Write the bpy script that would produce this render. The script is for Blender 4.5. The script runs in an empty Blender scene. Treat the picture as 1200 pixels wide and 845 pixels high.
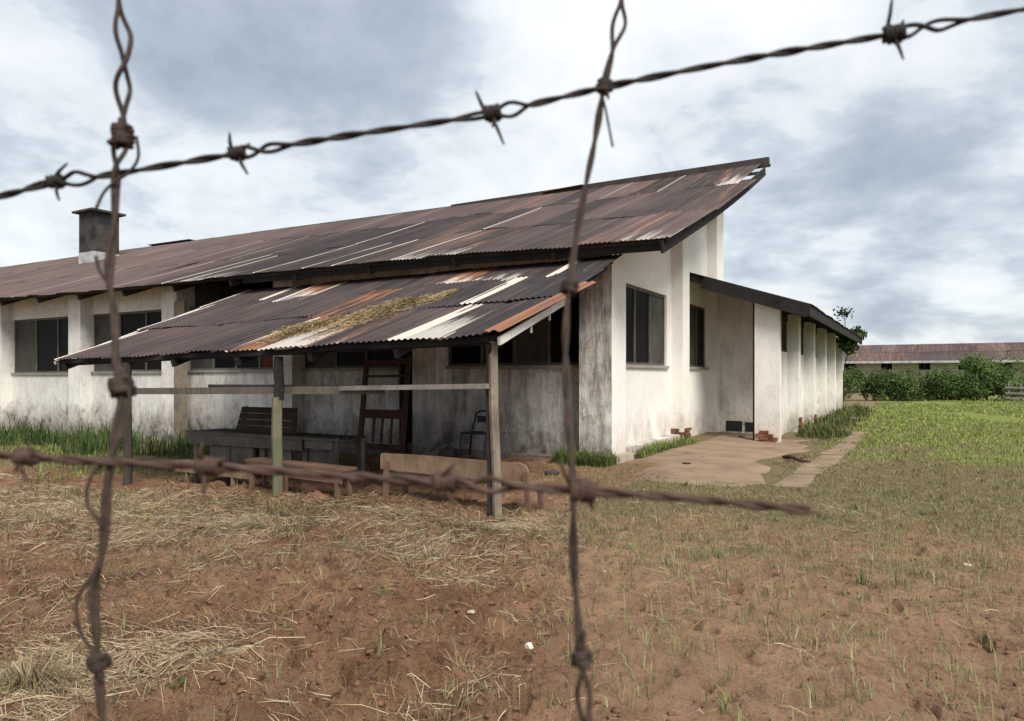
import bpy, bmesh, math, random
import numpy as np
from mathutils import Vector, Matrix

random.seed(7); rng = np.random.default_rng(7)
S = bpy.context.scene
COL = S.collection
R = math.radians

# ------------------------------------------------------------------ camera, sky, sun, exposure
FPX, CX, CY, HY, CAMZ = 830.0, 600.0, 422.5, 440.0, 1.5      # focal length and horizon, in photo pixels
YAW = R(29.8)                                                 # building depth axis (+Y) lies this far right of the view axis
FX, FY = -math.sin(YAW), math.cos(YAW)                        # view axis
RX, RY = math.cos(YAW), math.sin(YAW)                         # view right
cam = bpy.data.cameras.new('camera'); camo = bpy.data.objects.new('camera', cam); COL.objects.link(camo)
camo.location = (0, 0, CAMZ); camo.rotation_euler = (R(90), 0, YAW)
cam.sensor_width = 36; cam.lens = FPX / 1200 * 36; cam.shift_y = (HY - CY) / 1200
cam.clip_start = 0.02; cam.clip_end = 6000
cam.dof.use_dof = True; cam.dof.focus_distance = 11; cam.dof.aperture_fstop = 11.5
S.camera = camo

SUN_EL, SUN_AZ = R(48), R(126)                                # azimuth clockwise from +Y
sun = bpy.data.lights.new('sun', 'SUN'); sun.energy = 2.8; sun.angle = R(28); sun.color = (1.0, .95, .87)
suno = bpy.data.objects.new('sun', sun); COL.objects.link(suno); suno.location = (20, -10, 40)
sd = Vector((math.sin(SUN_AZ) * math.cos(SUN_EL), math.cos(SUN_AZ) * math.cos(SUN_EL), math.sin(SUN_EL)))
suno.rotation_euler = sd.to_track_quat('Z', 'Y').to_euler()

S.view_settings.view_transform = 'Standard'; S.view_settings.look = 'None'
S.view_settings.exposure = 0.86; S.view_settings.gamma = 1
S.cycles.use_denoising = True; S.cycles.max_bounces = 6

def nd(nt, typ, **kw):
    n = nt.nodes.new(typ)
    for k, v in kw.items():
        if k == 'ins':
            for i, x in v.items(): n.inputs[i].default_value = x
        else: setattr(n, k, v)
    return n

def math_n(nt, op, a, b=None, c=None, clamp=False):
    n = nt.nodes.new('ShaderNodeMath'); n.operation = op; n.use_clamp = clamp
    for i, x in enumerate((a, b, c)):
        if x is None: continue
        if isinstance(x, (int, float)): n.inputs[i].default_value = x
        else: nt.links.new(x, n.inputs[i])
    return n.outputs[0]

def mix_n(nt, fac, a, b, mode='MIX'):
    n = nt.nodes.new('ShaderNodeMix'); n.data_type = 'RGBA'; n.blend_type = mode
    for s, x in ((n.inputs[0], fac), (n.inputs[6], a), (n.inputs[7], b)):
        if isinstance(x, (int, float)): s.default_value = x
        elif isinstance(x, (tuple, list)): s.default_value = (*x[:3], 1)
        else: nt.links.new(x, s)
    return n.outputs[2]

def ramp_n(nt, fac, stops):
    n = nt.nodes.new('ShaderNodeValToRGB'); e = n.color_ramp.elements
    while len(e) < len(stops): e.new(.5)
    for el, (p, c) in zip(e, stops):
        el.position = p; el.color = (c, c, c, 1) if isinstance(c, (int, float)) else (*c, 1)
    nt.links.new(fac, n.inputs[0]); return n.outputs[0]

def noise_n(nt, vec, scale, detail=5, rough=.55, dist=0.0, sc3=None):
    if sc3:
        m = nt.nodes.new('ShaderNodeMapping'); m.inputs['Scale'].default_value = sc3
        nt.links.new(vec, m.inputs[0]); vec = m.outputs[0]
    n = nt.nodes.new('ShaderNodeTexNoise'); n.inputs['Scale'].default_value = scale
    n.inputs['Detail'].default_value = detail; n.inputs['Roughness'].default_value = rough
    n.inputs['Distortion'].default_value = dist
    nt.links.new(vec, n.inputs['Vector']); return n.outputs[0]

W = bpy.data.worlds.new('World'); S.world = W; W.use_nodes = True
nt = W.node_tree; nt.nodes.clear()
sky = nd(nt, 'ShaderNodeTexSky', sky_type='NISHITA', sun_disc=False, sun_elevation=SUN_EL, sun_rotation=SUN_AZ)
tc = nd(nt, 'ShaderNodeTexCoord')
sep = nd(nt, 'ShaderNodeSeparateXYZ'); nt.links.new(tc.outputs['Generated'], sep.inputs[0])
# the cloud deck: directions meet a level layer overhead, so clouds flatten towards the horizon
zz = math_n(nt, 'ADD', math_n(nt, 'MAXIMUM', sep.outputs[2], 0.0), 0.32)
cv = nd(nt, 'ShaderNodeCombineXYZ')
nt.links.new(math_n(nt, 'DIVIDE', sep.outputs[0], zz), cv.inputs[0])
nt.links.new(math_n(nt, 'DIVIDE', sep.outputs[1], zz), cv.inputs[1])
n1 = noise_n(nt, cv.outputs[0], 1.6, 10, .60, .3)
n2 = noise_n(nt, cv.outputs[0], 3.4, 10, .58, .18)
def lobe(u, v, tight, amt):                                   # a cloud mass in a given direction of the sky
    d = Vector((FX * FPX + RX * (u - CX), FY * FPX + RY * (u - CX), HY - v)).normalized()
    dp = nd(nt, 'ShaderNodeVectorMath', operation='DOT_PRODUCT'); nt.links.new(tc.outputs['Generated'], dp.inputs[0])
    dp.inputs[1].default_value = d
    return math_n(nt, 'MULTIPLY', math_n(nt, 'POWER', math_n(nt, 'MAXIMUM', dp.outputs['Value'], 0.0), tight), amt)
cl = math_n(nt, 'ADD', math_n(nt, 'MULTIPLY_ADD', n1, .50, -.22), math_n(nt, 'MULTIPLY', n2, .95))
for l in ((170, 40, 90, -.15), (300, 90, 70, -.19), (450, 70, 90, -.16), (520, 10, 160, -.08), (1000, 190, 120, -.13), (880, 190, 220, -.09), (1130, 230, 160, -.11), (1060, 290, 400, -.06),
          (30, 110, 110, .18), (640, 60, 60, .11), (560, 200, 60, .12), (800, 60, 90, .10), (980, 50, 130, .11), (1130, 90, 120, .08), (330, 220, 120, .15), (30, 290, 200, .12), (1150, 320, 300, .12), (920, 330, 300, .10), (1040, 385, 700, -.06), (950, 130, 500, .05),
          (-300, 150, 20, -.08), (1500, 150, 20, -.05), (300, -500, 8, .05)):
    cl = math_n(nt, 'ADD', cl, lobe(*l))
cc = ramp_n(nt, cl, [(.18, (.215, .25, .295)), (.36, (.28, .317, .36)), (.47, (.37, .405, .44)), (.53, (.45, .477, .50)), (.61, (.495, .517, .535)), (.80, (.58, .595, .61))])
b1 = nd(nt, 'ShaderNodeBackground'); b1.inputs[1].default_value = .07; nt.links.new(sky.outputs[0], b1.inputs[0])
b2 = nd(nt, 'ShaderNodeBackground'); nt.links.new(math_n(nt, 'MULTIPLY_ADD', math_n(nt, 'MAXIMUM', math_n(nt, 'SUBTRACT', sep.outputs[2], .35), 0.0),   .75, 1.05), b2.inputs[1]); nt.links.new(cc, b2.inputs[0])
ms = nd(nt, 'ShaderNodeMixShader'); ms.inputs[0].default_value = .88
nt.links.new(b1.outputs[0], ms.inputs[1]); nt.links.new(b2.outputs[0], ms.inputs[2])
wo = nd(nt, 'ShaderNodeOutputWorld'); nt.links.new(ms.outputs[0], wo.inputs[0])

# ------------------------------------------------------------------ helpers
def at_y(u, v, y):                                            # point of a view ray on the plane Y = y
    dx, dy = FX * FPX + RX * (u - CX), FY * FPX + RY * (u - CX)
    t = y / dy; return Vector((dx * t, y, CAMZ + (HY - v) * t))
def at_d(u, v, d):                                            # point of a view ray at depth d
    t = d / FPX; return Vector(((FX * FPX + RX * (u - CX)) * t, (FY * FPX + RY * (u - CX)) * t, CAMZ + (HY - v) * t))
def at_z(u, v, z=0.0):
    return at_d(u, v, FPX * (CAMZ - z) / (v - HY))

WM = {}
def link(o, parent=None, world=None):
    COL.objects.link(o)
    world = world or Matrix.Identity(4)
    WM[o.name] = world
    if parent:
        o.parent = parent; o.matrix_parent_inverse = WM[parent.name].inverted()
    o.matrix_basis = world
    return o
def tag(o, label=None, cat=None, group=None, kind=None):
    for k, v in (('label', label), ('category', cat), ('group', group), ('kind', kind)):
        if v: o[k] = v
    return o
def thing(name, label, cat, loc=(0, 0, 0), rotz=0.0, group=None):
    o = bpy.data.objects.new(name, None); o.empty_display_size = .2
    link(o, None, Matrix.Translation(loc) @ Matrix.Rotation(rotz, 4, 'Z'))
    return tag(o, label, cat, group)

class MB:
    """collects shapes into one mesh"""
    def __init__(s): s.v = []; s.f = []; s.m = []
    def add(s, vs, fs, mi=0):
        b = len(s.v); s.v += [tuple(x) for x in vs]; s.f += [tuple(i + b for i in f) for f in fs]; s.m += [mi] * len(fs); return s
    def box(s, x0, x1, y0, y1, z0, z1, mi=0, mx=None):
        vs = [(x, y, z) for z in (z0, z1) for y in (y0, y1) for x in (x0, x1)]
        fs = [(0, 2, 3, 1), (4, 5, 7, 6), (0, 1, 5, 4), (2, 6, 7, 3), (0, 4, 6, 2), (1, 3, 7, 5)]
        b = len(s.v); s.v += vs; s.f += [tuple(i + b for i in f) for f in fs]
        s.m += [mi] * 5 + [mi if mx is None else mx]; return s
    def hexa(s, p, mi=0):                                     # 8 corners: bottom 4 then top 4, both counter-clockwise
        return s.add(p, [(3, 2, 1, 0), (4, 5, 6, 7), (0, 1, 5, 4), (1, 2, 6, 5), (2, 3, 7, 6), (3, 0, 4, 7)], mi)
    def bar(s, a, b, w, h, up=(0, 0, 1), mi=0, taper=1.0):    # a beam from a to b, w wide and h high
        a, b = Vector(a), Vector(b); d = (b - a).normalized(); up = Vector(up)
        sx = d.cross(up).normalized(); sz = sx.cross(d).normalized()
        c = []
        for p, t in ((a, 1), (b, taper)):
            c.append([p + sx * w / 2 * t * i + sz * h / 2 * t * j for i, j in ((-1, -1), (1, -1), (1, 1), (-1, 1))])
        return s.hexa([*c[0], *c[1]], mi)
    def tube(s, pts, r, n=6, mi=0, tip=False):
        pts = [Vector(p) for p in pts]; N = len(pts); rr = r if hasattr(r, '__len__') else [r] * N
        ref = Vector((.31, .17, .93)); ring = []; b = len(s.v)
        prev = None
        for i, p in enumerate(pts):
            t = (pts[min(i + 1, N - 1)] - pts[max(i - 1, 0)]).normalized()
            if prev is None:
                a = t.cross(ref)
                if a.length < .1: a = t.cross(Vector((1, 0, 0)))
            else: a = prev - t * prev.dot(t)
            a.normalize(); prev = a; c = t.cross(a)
            for k in range(n):
                q = 2 * math.pi * k / n; s.v.append(tuple(p + (a * math.cos(q) + c * math.sin(q)) * rr[i]))
        for i in range(N - 1):
            for k in range(n):
                k2 = (k + 1) % n
                s.f.append((b + i * n + k, b + i * n + k2, b + (i + 1) * n + k2, b + (i + 1) * n + k)); s.m.append(mi)
        s.f.append(tuple(b + k for k in reversed(range(n)))); s.f.append(tuple(b + (N - 1) * n + k for k in range(n))); s.m += [mi, mi]
        return s
    def mesh(s, name, mats, smooth=False, bevel=0):
        me = bpy.data.meshes.new(name); me.from_pydata(s.v, [], s.f); me.update()
        for m in (mats if isinstance(mats, (list, tuple)) else [mats]): me.materials.append(m)
        me.polygons.foreach_set('material_index', s.m)
        if smooth: me.polygons.foreach_set('use_smooth', [True] * len(s.f))
        return me
    def build(s, name, mats, parent=None, smooth=False, world=None, **props):
        o = bpy.data.objects.new(name, s.mesh(name, mats, smooth))
        link(o, parent, world)
        for k, v in props.items(): o[k] = v
        return o
    def local(s, M):                                          # move world-space vertices into M's frame
        Mi = M.inverted(); s.v = [tuple(Mi @ Vector(v)) for v in s.v]; return s

def rough_box(mb, x0, x1, y0, y1, z0, z1, j=.008, mi=0):      # a box whose corners are a little out of true
    q = lambda: random.uniform(-j, j)
    p = [Vector((x + q(), y + q(), z + q())) for z in (z0, z1) for x, y in ((x0, y0), (x1, y0), (x1, y1), (x0, y1))]
    return mb.hexa(p, mi)

def copy_tree(o, parent=None, M=None):
    c = o.copy(); COL.objects.link(c)
    if parent: c.parent = parent
    if M is not None: c.matrix_basis = M
    WM[c.name] = M if M is not None else WM[o.name]
    for ch in list(o.children): copy_tree(ch, c)
    return c

# value noise in numpy
_T = np.random.default_rng(3).random((256, 256))
def vnoise(x, y):
    xi, yi = np.floor(x).astype(int), np.floor(y).astype(int); fx, fy = x - xi, y - yi
    fx = fx * fx * (3 - 2 * fx); fy = fy * fy * (3 - 2 * fy)
    g = lambda a, b: _T[(a) & 255, (b) & 255]
    return (g(xi, yi) * (1 - fx) + g(xi + 1, yi) * fx) * (1 - fy) + (g(xi, yi + 1) * (1 - fx) + g(xi + 1, yi + 1) * fx) * fy
def fbm(x, y, o=4, gain=.5):
    s = np.zeros_like(x, dtype=float); a = 1.0; t = 0
    for k in range(o):
        s += a * (vnoise(x * 2 ** k + 17.3 * k, y * 2 ** k + 9.1 * k) - .5); t += a; a *= gain
    return s / t * 2
def sstep(a, b, x):
    t = np.clip((x - a) / (b - a), 0, 1); return t * t * (3 - 2 * t)

# ------------------------------------------------------------------ materials
def new_mat(name):
    m = bpy.data.materials.new(name); m.use_nodes = True; n = m.node_tree
    b = n.nodes['Principled BSDF']; return m, n, b
def pos(n):
    return n.nodes.new('ShaderNodeNewGeometry').outputs['Position']
def oattr(n, name):
    a = n.nodes.new('ShaderNodeAttribute'); a.attribute_type = 'OBJECT'; a.attribute_name = name; return a.outputs['Fac']
def bump(n, b, h, strength=.3, dist=.01):
    q = n.nodes.new('ShaderNodeBump'); q.inputs['Strength'].default_value = strength; q.inputs['Distance'].default_value = dist
    n.links.new(h, q.inputs['Height']); n.links.new(q.outputs[0], b.inputs['Normal'])

def wall_mat(name, base, dirt, clean=False, fixed=None):
    """limewashed plaster with rain streaks, splash-back at the foot and flaking"""
    m, n, b = new_mat(name); p = pos(n)
    st = oattr(n, 'stain')
    if fixed is not None: st = math_n(n, 'ADD', fixed, 0.0)
    mott = noise_n(n, p, 1.3, 6, .6); fine = noise_n(n, p, 22, 4, .6)
    streak = noise_n(n, p, 1.0, 7, .72, .3, (6.5, 6.5, 1.0))
    sep = n.nodes.new('ShaderNodeSeparateXYZ'); n.links.new(p, sep.inputs[0]); z = sep.outputs[2]
    wob = math_n(n, 'MULTIPLY', math_n(n, 'SUBTRACT', noise_n(n, p, 2.2, 6, .7, .4, (1, 1, .5)), .5), 1.6)
    foot = math_n(n, 'SUBTRACT', 1.0, math_n(n, 'DIVIDE', math_n(n, 'ADD', z, wob), .75), clamp=True)
    col = mix_n(n, ramp_n(n, mott, [(.3, 0), (.7, 1)]), base, tuple(c * .90 for c in base))
    sm = ramp_n(n, streak, [(.44, 0), (.66, 1)])
    patch = ramp_n(n, noise_n(n, p, .9, 6, .65, .6), [(.36, 0), (.6, 1)])
    f = math_n(n, 'MULTIPLY', math_n(n, 'MULTIPLY', math_n(n, 'ADD', math_n(n, 'MULTIPLY', sm, .65), math_n(n, 'MULTIPLY', patch, .45)), st), 1.0, clamp=True)
    col = mix_n(n, f, col, dirt)
    ln_ = math_n(n, 'ABSOLUTE', math_n(n, 'SUBTRACT', noise_n(n, p, 2.6, 8, .68, 1.2, (1, 1, .45)), .5))
    col = mix_n(n, math_n(n, 'MULTIPLY', math_n(n, 'MULTIPLY', math_n(n, 'LESS_THAN', ln_, .006), ramp_n(n, patch, [(.35, 0), (.6, 1)])), .16 if clean else .5), col, (.10, .09, .08))
    flake = ramp_n(n, noise_n(n, p, 7.5, 8, .7, .8, (1, 1, .55)), [(.54, 0), (.585, 1)])
    col = mix_n(n, math_n(n, 'MULTIPLY', math_n(n, 'MULTIPLY', flake, st), .6), col, (.33, .27, .21))
    col = mix_n(n, math_n(n, 'MULTIPLY', foot, .5 if clean else .7), col, (.42, .31, .225) if clean else (.17, .135, .11))
    ft = math_n(n, 'MULTIPLY', foot, ramp_n(n, noise_n(n, p, 3, 7, .75, .5), [(.47, 0), (.6, 1)]))
    col = mix_n(n, math_n(n, 'MULTIPLY', ft, math_n(n, 'MULTIPLY_ADD', st, 1.3, .2, clamp=True) if clean else .8), col, (.04, .036, .03))
    n.links.new(col, b.inputs['Base Color']); b.inputs['Roughness'].default_value = .92
    b.inputs['Specular IOR Level'].default_value = .15
    bump(n, b, math_n(n, 'ADD', fine, math_n(n, 'MULTIPLY', flake, .6)), .35, .012)
    return m
M_WALL = wall_mat('limewash', (.80, .775, .725), (.20, .19, .18), clean=True)
M_FRONT = wall_mat('weathered_limewash', (.79, .765, .715), (.115, .11, .105))
M_CORNER = wall_mat('clean_limewash', (.80, .775, .725), (.20, .19, .18), True, .05)
M_FAR = wall_mat('beige_plaster', (.46, .42, .345), (.22, .19, .15))
M_CEMENT = wall_mat('grey_cement', (.34, .32, .29), (.10, .095, .09))

def wood_mat(name, c1, c2, rough=.85, grain=18, moss=None):
    m, n, b = new_mat(name)
    o = n.nodes.new('ShaderNodeTexCoord').outputs['Object']; p = pos(n)
    g = noise_n(n, p, grain, 6, .65, 1.2, (1, 1, .35)); g2 = noise_n(n, p, 2.3, 5, .6)
    col = mix_n(n, ramp_n(n, g, [(.32, 0), (.68, 1)]), c1, c2)
    col = mix_n(n, math_n(n, 'MULTIPLY', ramp_n(n, g2, [(.45, 0), (.7, 1)]), .6), col, tuple(c * .45 for c in c1))
    if moss: col = mix_n(n, math_n(n, 'MULTIPLY', ramp_n(n, noise_n(n, p, 4, 5, .6), [(.35, 0), (.55, 1)]), .8), col, moss)
    n.links.new(col, b.inputs['Base Color']); b.inputs['Roughness'].default_value = rough
    b.inputs['Specular IOR Level'].default_value = .25
    bump(n, b, g, .4, .006); return m
M_DARKWOOD = wood_mat('dark_wood', (.035, .028, .024), (.065, .052, .043))
M_BLACKWOOD = wood_mat('black_and_shade_wood', (.011, .010, .010), (.026, .023, .021))  # dark boards; on main fascia and annex lintels its black is painted shade
M_TABLEWOOD = wood_mat('table_wood', (.11, .098, .083), (.20, .18, .152))
M_RAIL = wood_mat('rail_wood', (.085, .070, .056), (.155, .13, .105))
M_GREYWOOD = wood_mat('grey_wood', (.15, .13, .115), (.25, .22, .19))
M_REDWOOD = wood_mat('red_brown_wood', (.105, .060, .042), (.17, .10, .072))
M_TANWOOD = wood_mat('tan_wood', (.155, .10, .066), (.25, .17, .112))
M_BROWN = wood_mat('brown_wood', (.065, .034, .023), (.11, .058, .037))
M_PANELWOOD = wood_mat('dark_panel_wood', (.04, .027, .021), (.065, .043, .032))
M_POST = wood_mat('post_wood', (.15, .12, .09), (.26, .21, .16))
M_MOSSPOST = wood_mat('mossy_post', (.14, .12, .09), (.22, .19, .13), moss=(.105, .108, .062))
M_WHITEWOOD = wood_mat('white_painted_wood', (.60, .57, .52), (.72, .70, .66))
M_FRAME = wood_mat('window_frame_paint', (.085, .075, .066), (.15, .135, .12))

def simple_mat(name, col, rough=.8, var=.35, scale=6, spec=.3, metal=0):
    m, n, b = new_mat(name); p = pos(n)
    c = mix_n(n, ramp_n(n, noise_n(n, p, scale, 6, .65), [(.3, 0), (.7, 1)]), tuple(x * (1 - var) for x in col), tuple(x * (1 + var) for x in col))
    n.links.new(c, b.inputs['Base Color']); b.inputs['Roughness'].default_value = rough
    b.inputs['Specular IOR Level'].default_value = spec; b.inputs['Metallic'].default_value = metal
    bump(n, b, noise_n(n, p, scale * 5, 5, .6), .25, .008); return m
M_PANE = simple_mat('dark_pane', (.006, .006, .007), .5, .3, 2, .07)
M_GREYPANE = simple_mat('grey_pane', (.068, .064, .057), .6, .35, 2, .1)  # plain grey, paler than the dark panes
M_REDCLOTH = simple_mat('red_curtain', (.09, .028, .024), .9, .3, 5, .1)
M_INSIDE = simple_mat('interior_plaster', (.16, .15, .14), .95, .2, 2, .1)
M_SOOT = simple_mat('sooty_render', (.050, .046, .042), .95, .55, 1.6, .1)
M_FLASH = simple_mat('pale_flashing', (.36, .37, .37), .8, .4, 3, .2)
M_SLAB = simple_mat('soiled_slab', (.215, .158, .108), .95, .35, 2.2, .1)
M_CONC = simple_mat('worn_concrete', (.36, .30, .245), .95, .25, 3, .1)
M_APRON = simple_mat('dusty_concrete', (.225, .160, .112), .95, .28, 1.4, .1)
M_BRICK = simple_mat('red_brick', (.155, .068, .045), .95, .4, 5, .1)
M_STONE = simple_mat('soil_clod', (.145, .078, .047), .98, .3, 9, .05)
M_WIRE_BACKLIT = simple_mat('backlit_rusty_wire', (.020, .0145, .0125), .75, .5, 160, .3)  # near-black: backlight against the sky is put into the rust colour
M_WIRE_MID = simple_mat('dark_rusty_wire', (.040, .026, .020), .78, .5, 160, .25)  # between the backlit near-black and the brown, for strands crossing sky and ground
M_WIRE_LOW = simple_mat('brown_rusty_wire', (.062, .036, .027), .8, .45, 160, .25)
M_BLACK = simple_mat('black_metal', (.012, .012, .013), .5, .3, 8, .4)
M_PAPER = simple_mat('white_scrap', (.52, .49, .44), .9, .1, 30, .1)

def sheet_mat():
    """corrugated iron: per-sheet rust, tone, bare zinc and pale lap strip come from the sheet's own properties"""
    m, n, b = new_mat('corrugated_iron'); p = pos(n)
    oc = n.nodes.new('ShaderNodeTexCoord').outputs['Object']
    sp = n.nodes.new('ShaderNodeSeparateXYZ'); n.links.new(oc, sp.inputs[0]); x, y = sp.outputs[0], sp.outputs[1]
    rnd = n.nodes.new('ShaderNodeObjectInfo').outputs['Random']
    off = n.nodes.new('ShaderNodeCombineXYZ')
    n.links.new(math_n(n, 'MULTIPLY', rnd, 37.0), off.inputs[0]); n.links.new(math_n(n, 'MULTIPLY', rnd, 11.0), off.inputs[2])
    va = n.nodes.new('ShaderNodeVectorMath'); va.operation = 'ADD'; n.links.new(oc, va.inputs[0]); n.links.new(off.outputs[0], va.inputs[1])
    lo = va.outputs[0]
    tone, rust, zinc, strip, lapw = (oattr(n, k) for k in ('tone', 'rust', 'zinc', 'strip', 'lap_width'))
    big = noise_n(n, p, .55, 6, .6, .4); run = noise_n(n, lo, 1.0, 7, .7, .3, (9, 1.1, 1)); fine = noise_n(n, p, 14, 6, .65)
    dark = mix_n(n, fine, (.017, .0152, .0165), (.034, .029, .030)); brown = mix_n(n, fine, (.115, .078, .071), (.175, .122, .110))
    t = math_n(n, 'ADD', tone, math_n(n, 'MULTIPLY', math_n(n, 'SUBTRACT', math_n(n, 'ADD', big, run), 1.0), .8), clamp=True)
    col = mix_n(n, t, dark, brown)
    streak = ramp_n(n, noise_n(n, lo, 1.0, 5, .6, .2, (13, .8, 1)), [(.5, 0), (.64, 1)])
    col = mix_n(n, math_n(n, 'MULTIPLY', streak, .22), col, (.175, .105, .08))
    dl = ramp_n(n, noise_n(n, lo, 1.0, 4, .55, .15, (17, .45, 1)), [(.40, 1), (.52, 0)])
    col = mix_n(n, math_n(n, 'MULTIPLY', dl, .5), col, (.028, .022, .022))
    r = math_n(n, 'MULTIPLY', ramp_n(n, math_n(n, 'ADD', run, math_n(n, 'MULTIPLY', math_n(n, 'SUBTRACT', rust, .5), 1.1)), [(.42, 0), (.60, 1)]), math_n(n, 'MINIMUM', math_n(n, 'MULTIPLY', rust, 2.5), 1.0))
    col = mix_n(n, math_n(n, 'MULTIPLY', r, .85), col, mix_n(n, run, (.15, .048, .024), (.37, .17, .085)))
    zt = math_n(n, 'ADD', math_n(n, 'ADD', run, math_n(n, 'MULTIPLY', math_n(n, 'SUBTRACT', zinc, .5), 1.2)), math_n(n, 'MULTIPLY', math_n(n, 'SUBTRACT', .45, y), .55))
    zk = math_n(n, 'MULTIPLY', ramp_n(n, zt, [(.5, 0), (.68, 1)]), math_n(n, 'MINIMUM', math_n(n, 'MULTIPLY', zinc, 3.0), 1.0))
    col = mix_n(n, math_n(n, 'MULTIPLY', zk, .9), col, mix_n(n, big, (.30, .275, .25), (.46, .42, .37)))
    edge = math_n(n, 'MULTIPLY', math_n(n, 'LESS_THAN', x, lapw), math_n(n, 'MULTIPLY', math_n(n, 'GREATER_THAN', strip, .01), ramp_n(n, noise_n(n, lo, 1.5, 4, .6, 0, (2, .6, 1)), [(.32, 0), (.44, 1)])))
    col = mix_n(n, math_n(n, 'MULTIPLY', edge, strip), col, (.46, .41, .35))
    n.links.new(col, b.inputs['Base Color']); b.inputs['Roughness'].default_value = .78; b.inputs['Specular IOR Level'].default_value = .12
    bump(n, b, fine, .2, .004); return m
M_SHEET = sheet_mat()

def ground_mat():
    m, n, b = new_mat('red_soil'); p = pos(n)
    a = n.nodes.new('ShaderNodeAttribute'); a.attribute_name = 'cover'
    sp = n.nodes.new('ShaderNodeSeparateColor'); n.links.new(a.outputs['Color'], sp.inputs[0]); gr, dry, lush = sp.outputs[0], sp.outputs[1], sp.outputs[2]
    big = noise_n(n, p, .45, 6, .6, .3); mid = noise_n(n, p, 3.1, 8, .68, .3); fine = noise_n(n, p, 34, 6, .7)
    soil = mix_n(n, ramp_n(n, mid, [(.33, 0), (.68, 1)]), (.125, .064, .036), (.315, .178, .105))
    soil = mix_n(n, math_n(n, 'MULTIPLY', ramp_n(n, big, [(.4, 0), (.65, 1)]), .55), soil, (.34, .21, .13))
    soil = mix_n(n, math_n(n, 'MULTIPLY', ramp_n(n, fine, [(.5, 0), (.72, 1)]), .4), soil, (.40, .255, .17))
    soil = mix_n(n, math_n(n, 'MULTIPLY', ramp_n(n, noise_n(n, p, 16, 4, .6, .5), [(.57, 0), (.66, 1)]), .7), soil, (.055, .030, .020))
    soil = mix_n(n, math_n(n, 'MULTIPLY', ramp_n(n, noise_n(n, p, 1.7, 7, .7, .6), [(.50, 0), (.64, 1)]), .5), soil, (.115, .057, .034))
    soil = mix_n(n, math_n(n, 'MULTIPLY', a.outputs['Alpha'], ramp_n(n, mid, [(.3, .25), (.6, .6)])), soil, (.40, .255, .165))
    drycol = mix_n(n, ramp_n(n, noise_n(n, p, 19, 6, .75, 1.5), [(.35, 0), (.65, 1)]), (.12, .08, .05), (.36, .28, .18))
    grn = mix_n(n, mid, (.125, .115, .055), (.215, .185, .095)); grn = mix_n(n, math_n(n, 'MULTIPLY', ramp_n(n, fine, [(.45, 0), (.62, 1)]), .65), grn, (.20, .155, .09))
    lushc = mix_n(n, mid, (.13, .165, .042), (.24, .27, .07))
    k = lambda mask, w: math_n(n, 'MULTIPLY', ramp_n(n, math_n(n, 'ADD', mask, math_n(n, 'MULTIPLY', math_n(n, 'SUBTRACT', mid, .5), .9)), [(.38, 0), (.72, 1)]), w)
    c = mix_n(n, k(dry, .6), soil, drycol); c = mix_n(n, k(gr, .85), c, grn); c = mix_n(n, k(lush, .95), c, lushc)
    n.links.new(c, b.inputs['Base Color']); b.inputs['Roughness'].default_value = .97; b.inputs['Specular IOR Level'].default_value = .08
    bump(n, b, math_n(n, 'ADD', math_n(n, 'ADD', fine, math_n(n, 'MULTIPLY', noise_n(n, p, 95, 4, .7), .5)), math_n(n, 'MULTIPLY', mid, 2.0)), 1.0, .045); return m
M_GROUND = ground_mat()

def blade_mat(name, trans=.25):
    m, n, b = new_mat(name)
    a = n.nodes.new('ShaderNodeAttribute'); a.attribute_name = 'tint'
    n.links.new(a.outputs['Color'], b.inputs['Base Color']); b.inputs['Roughness'].default_value = .75; b.inputs['Specular IOR Level'].default_value = .15
    t = n.nodes.new('ShaderNodeBsdfTranslucent'); n.links.new(a.outputs['Color'], t.inputs[0])
    x = n.nodes.new('ShaderNodeMixShader'); x.inputs[0].default_value = trans
    n.links.new(b.outputs[0], x.inputs[1]); n.links.new(t.outputs[0], x.inputs[2])
    n.links.new(x.outputs[0], n.nodes['Material Output'].inputs[0]); return m
M_BLADE = blade_mat('grass_blade'); M_STRAW = blade_mat('straw', .1); M_LEAF = blade_mat('leaf', .3)

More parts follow.
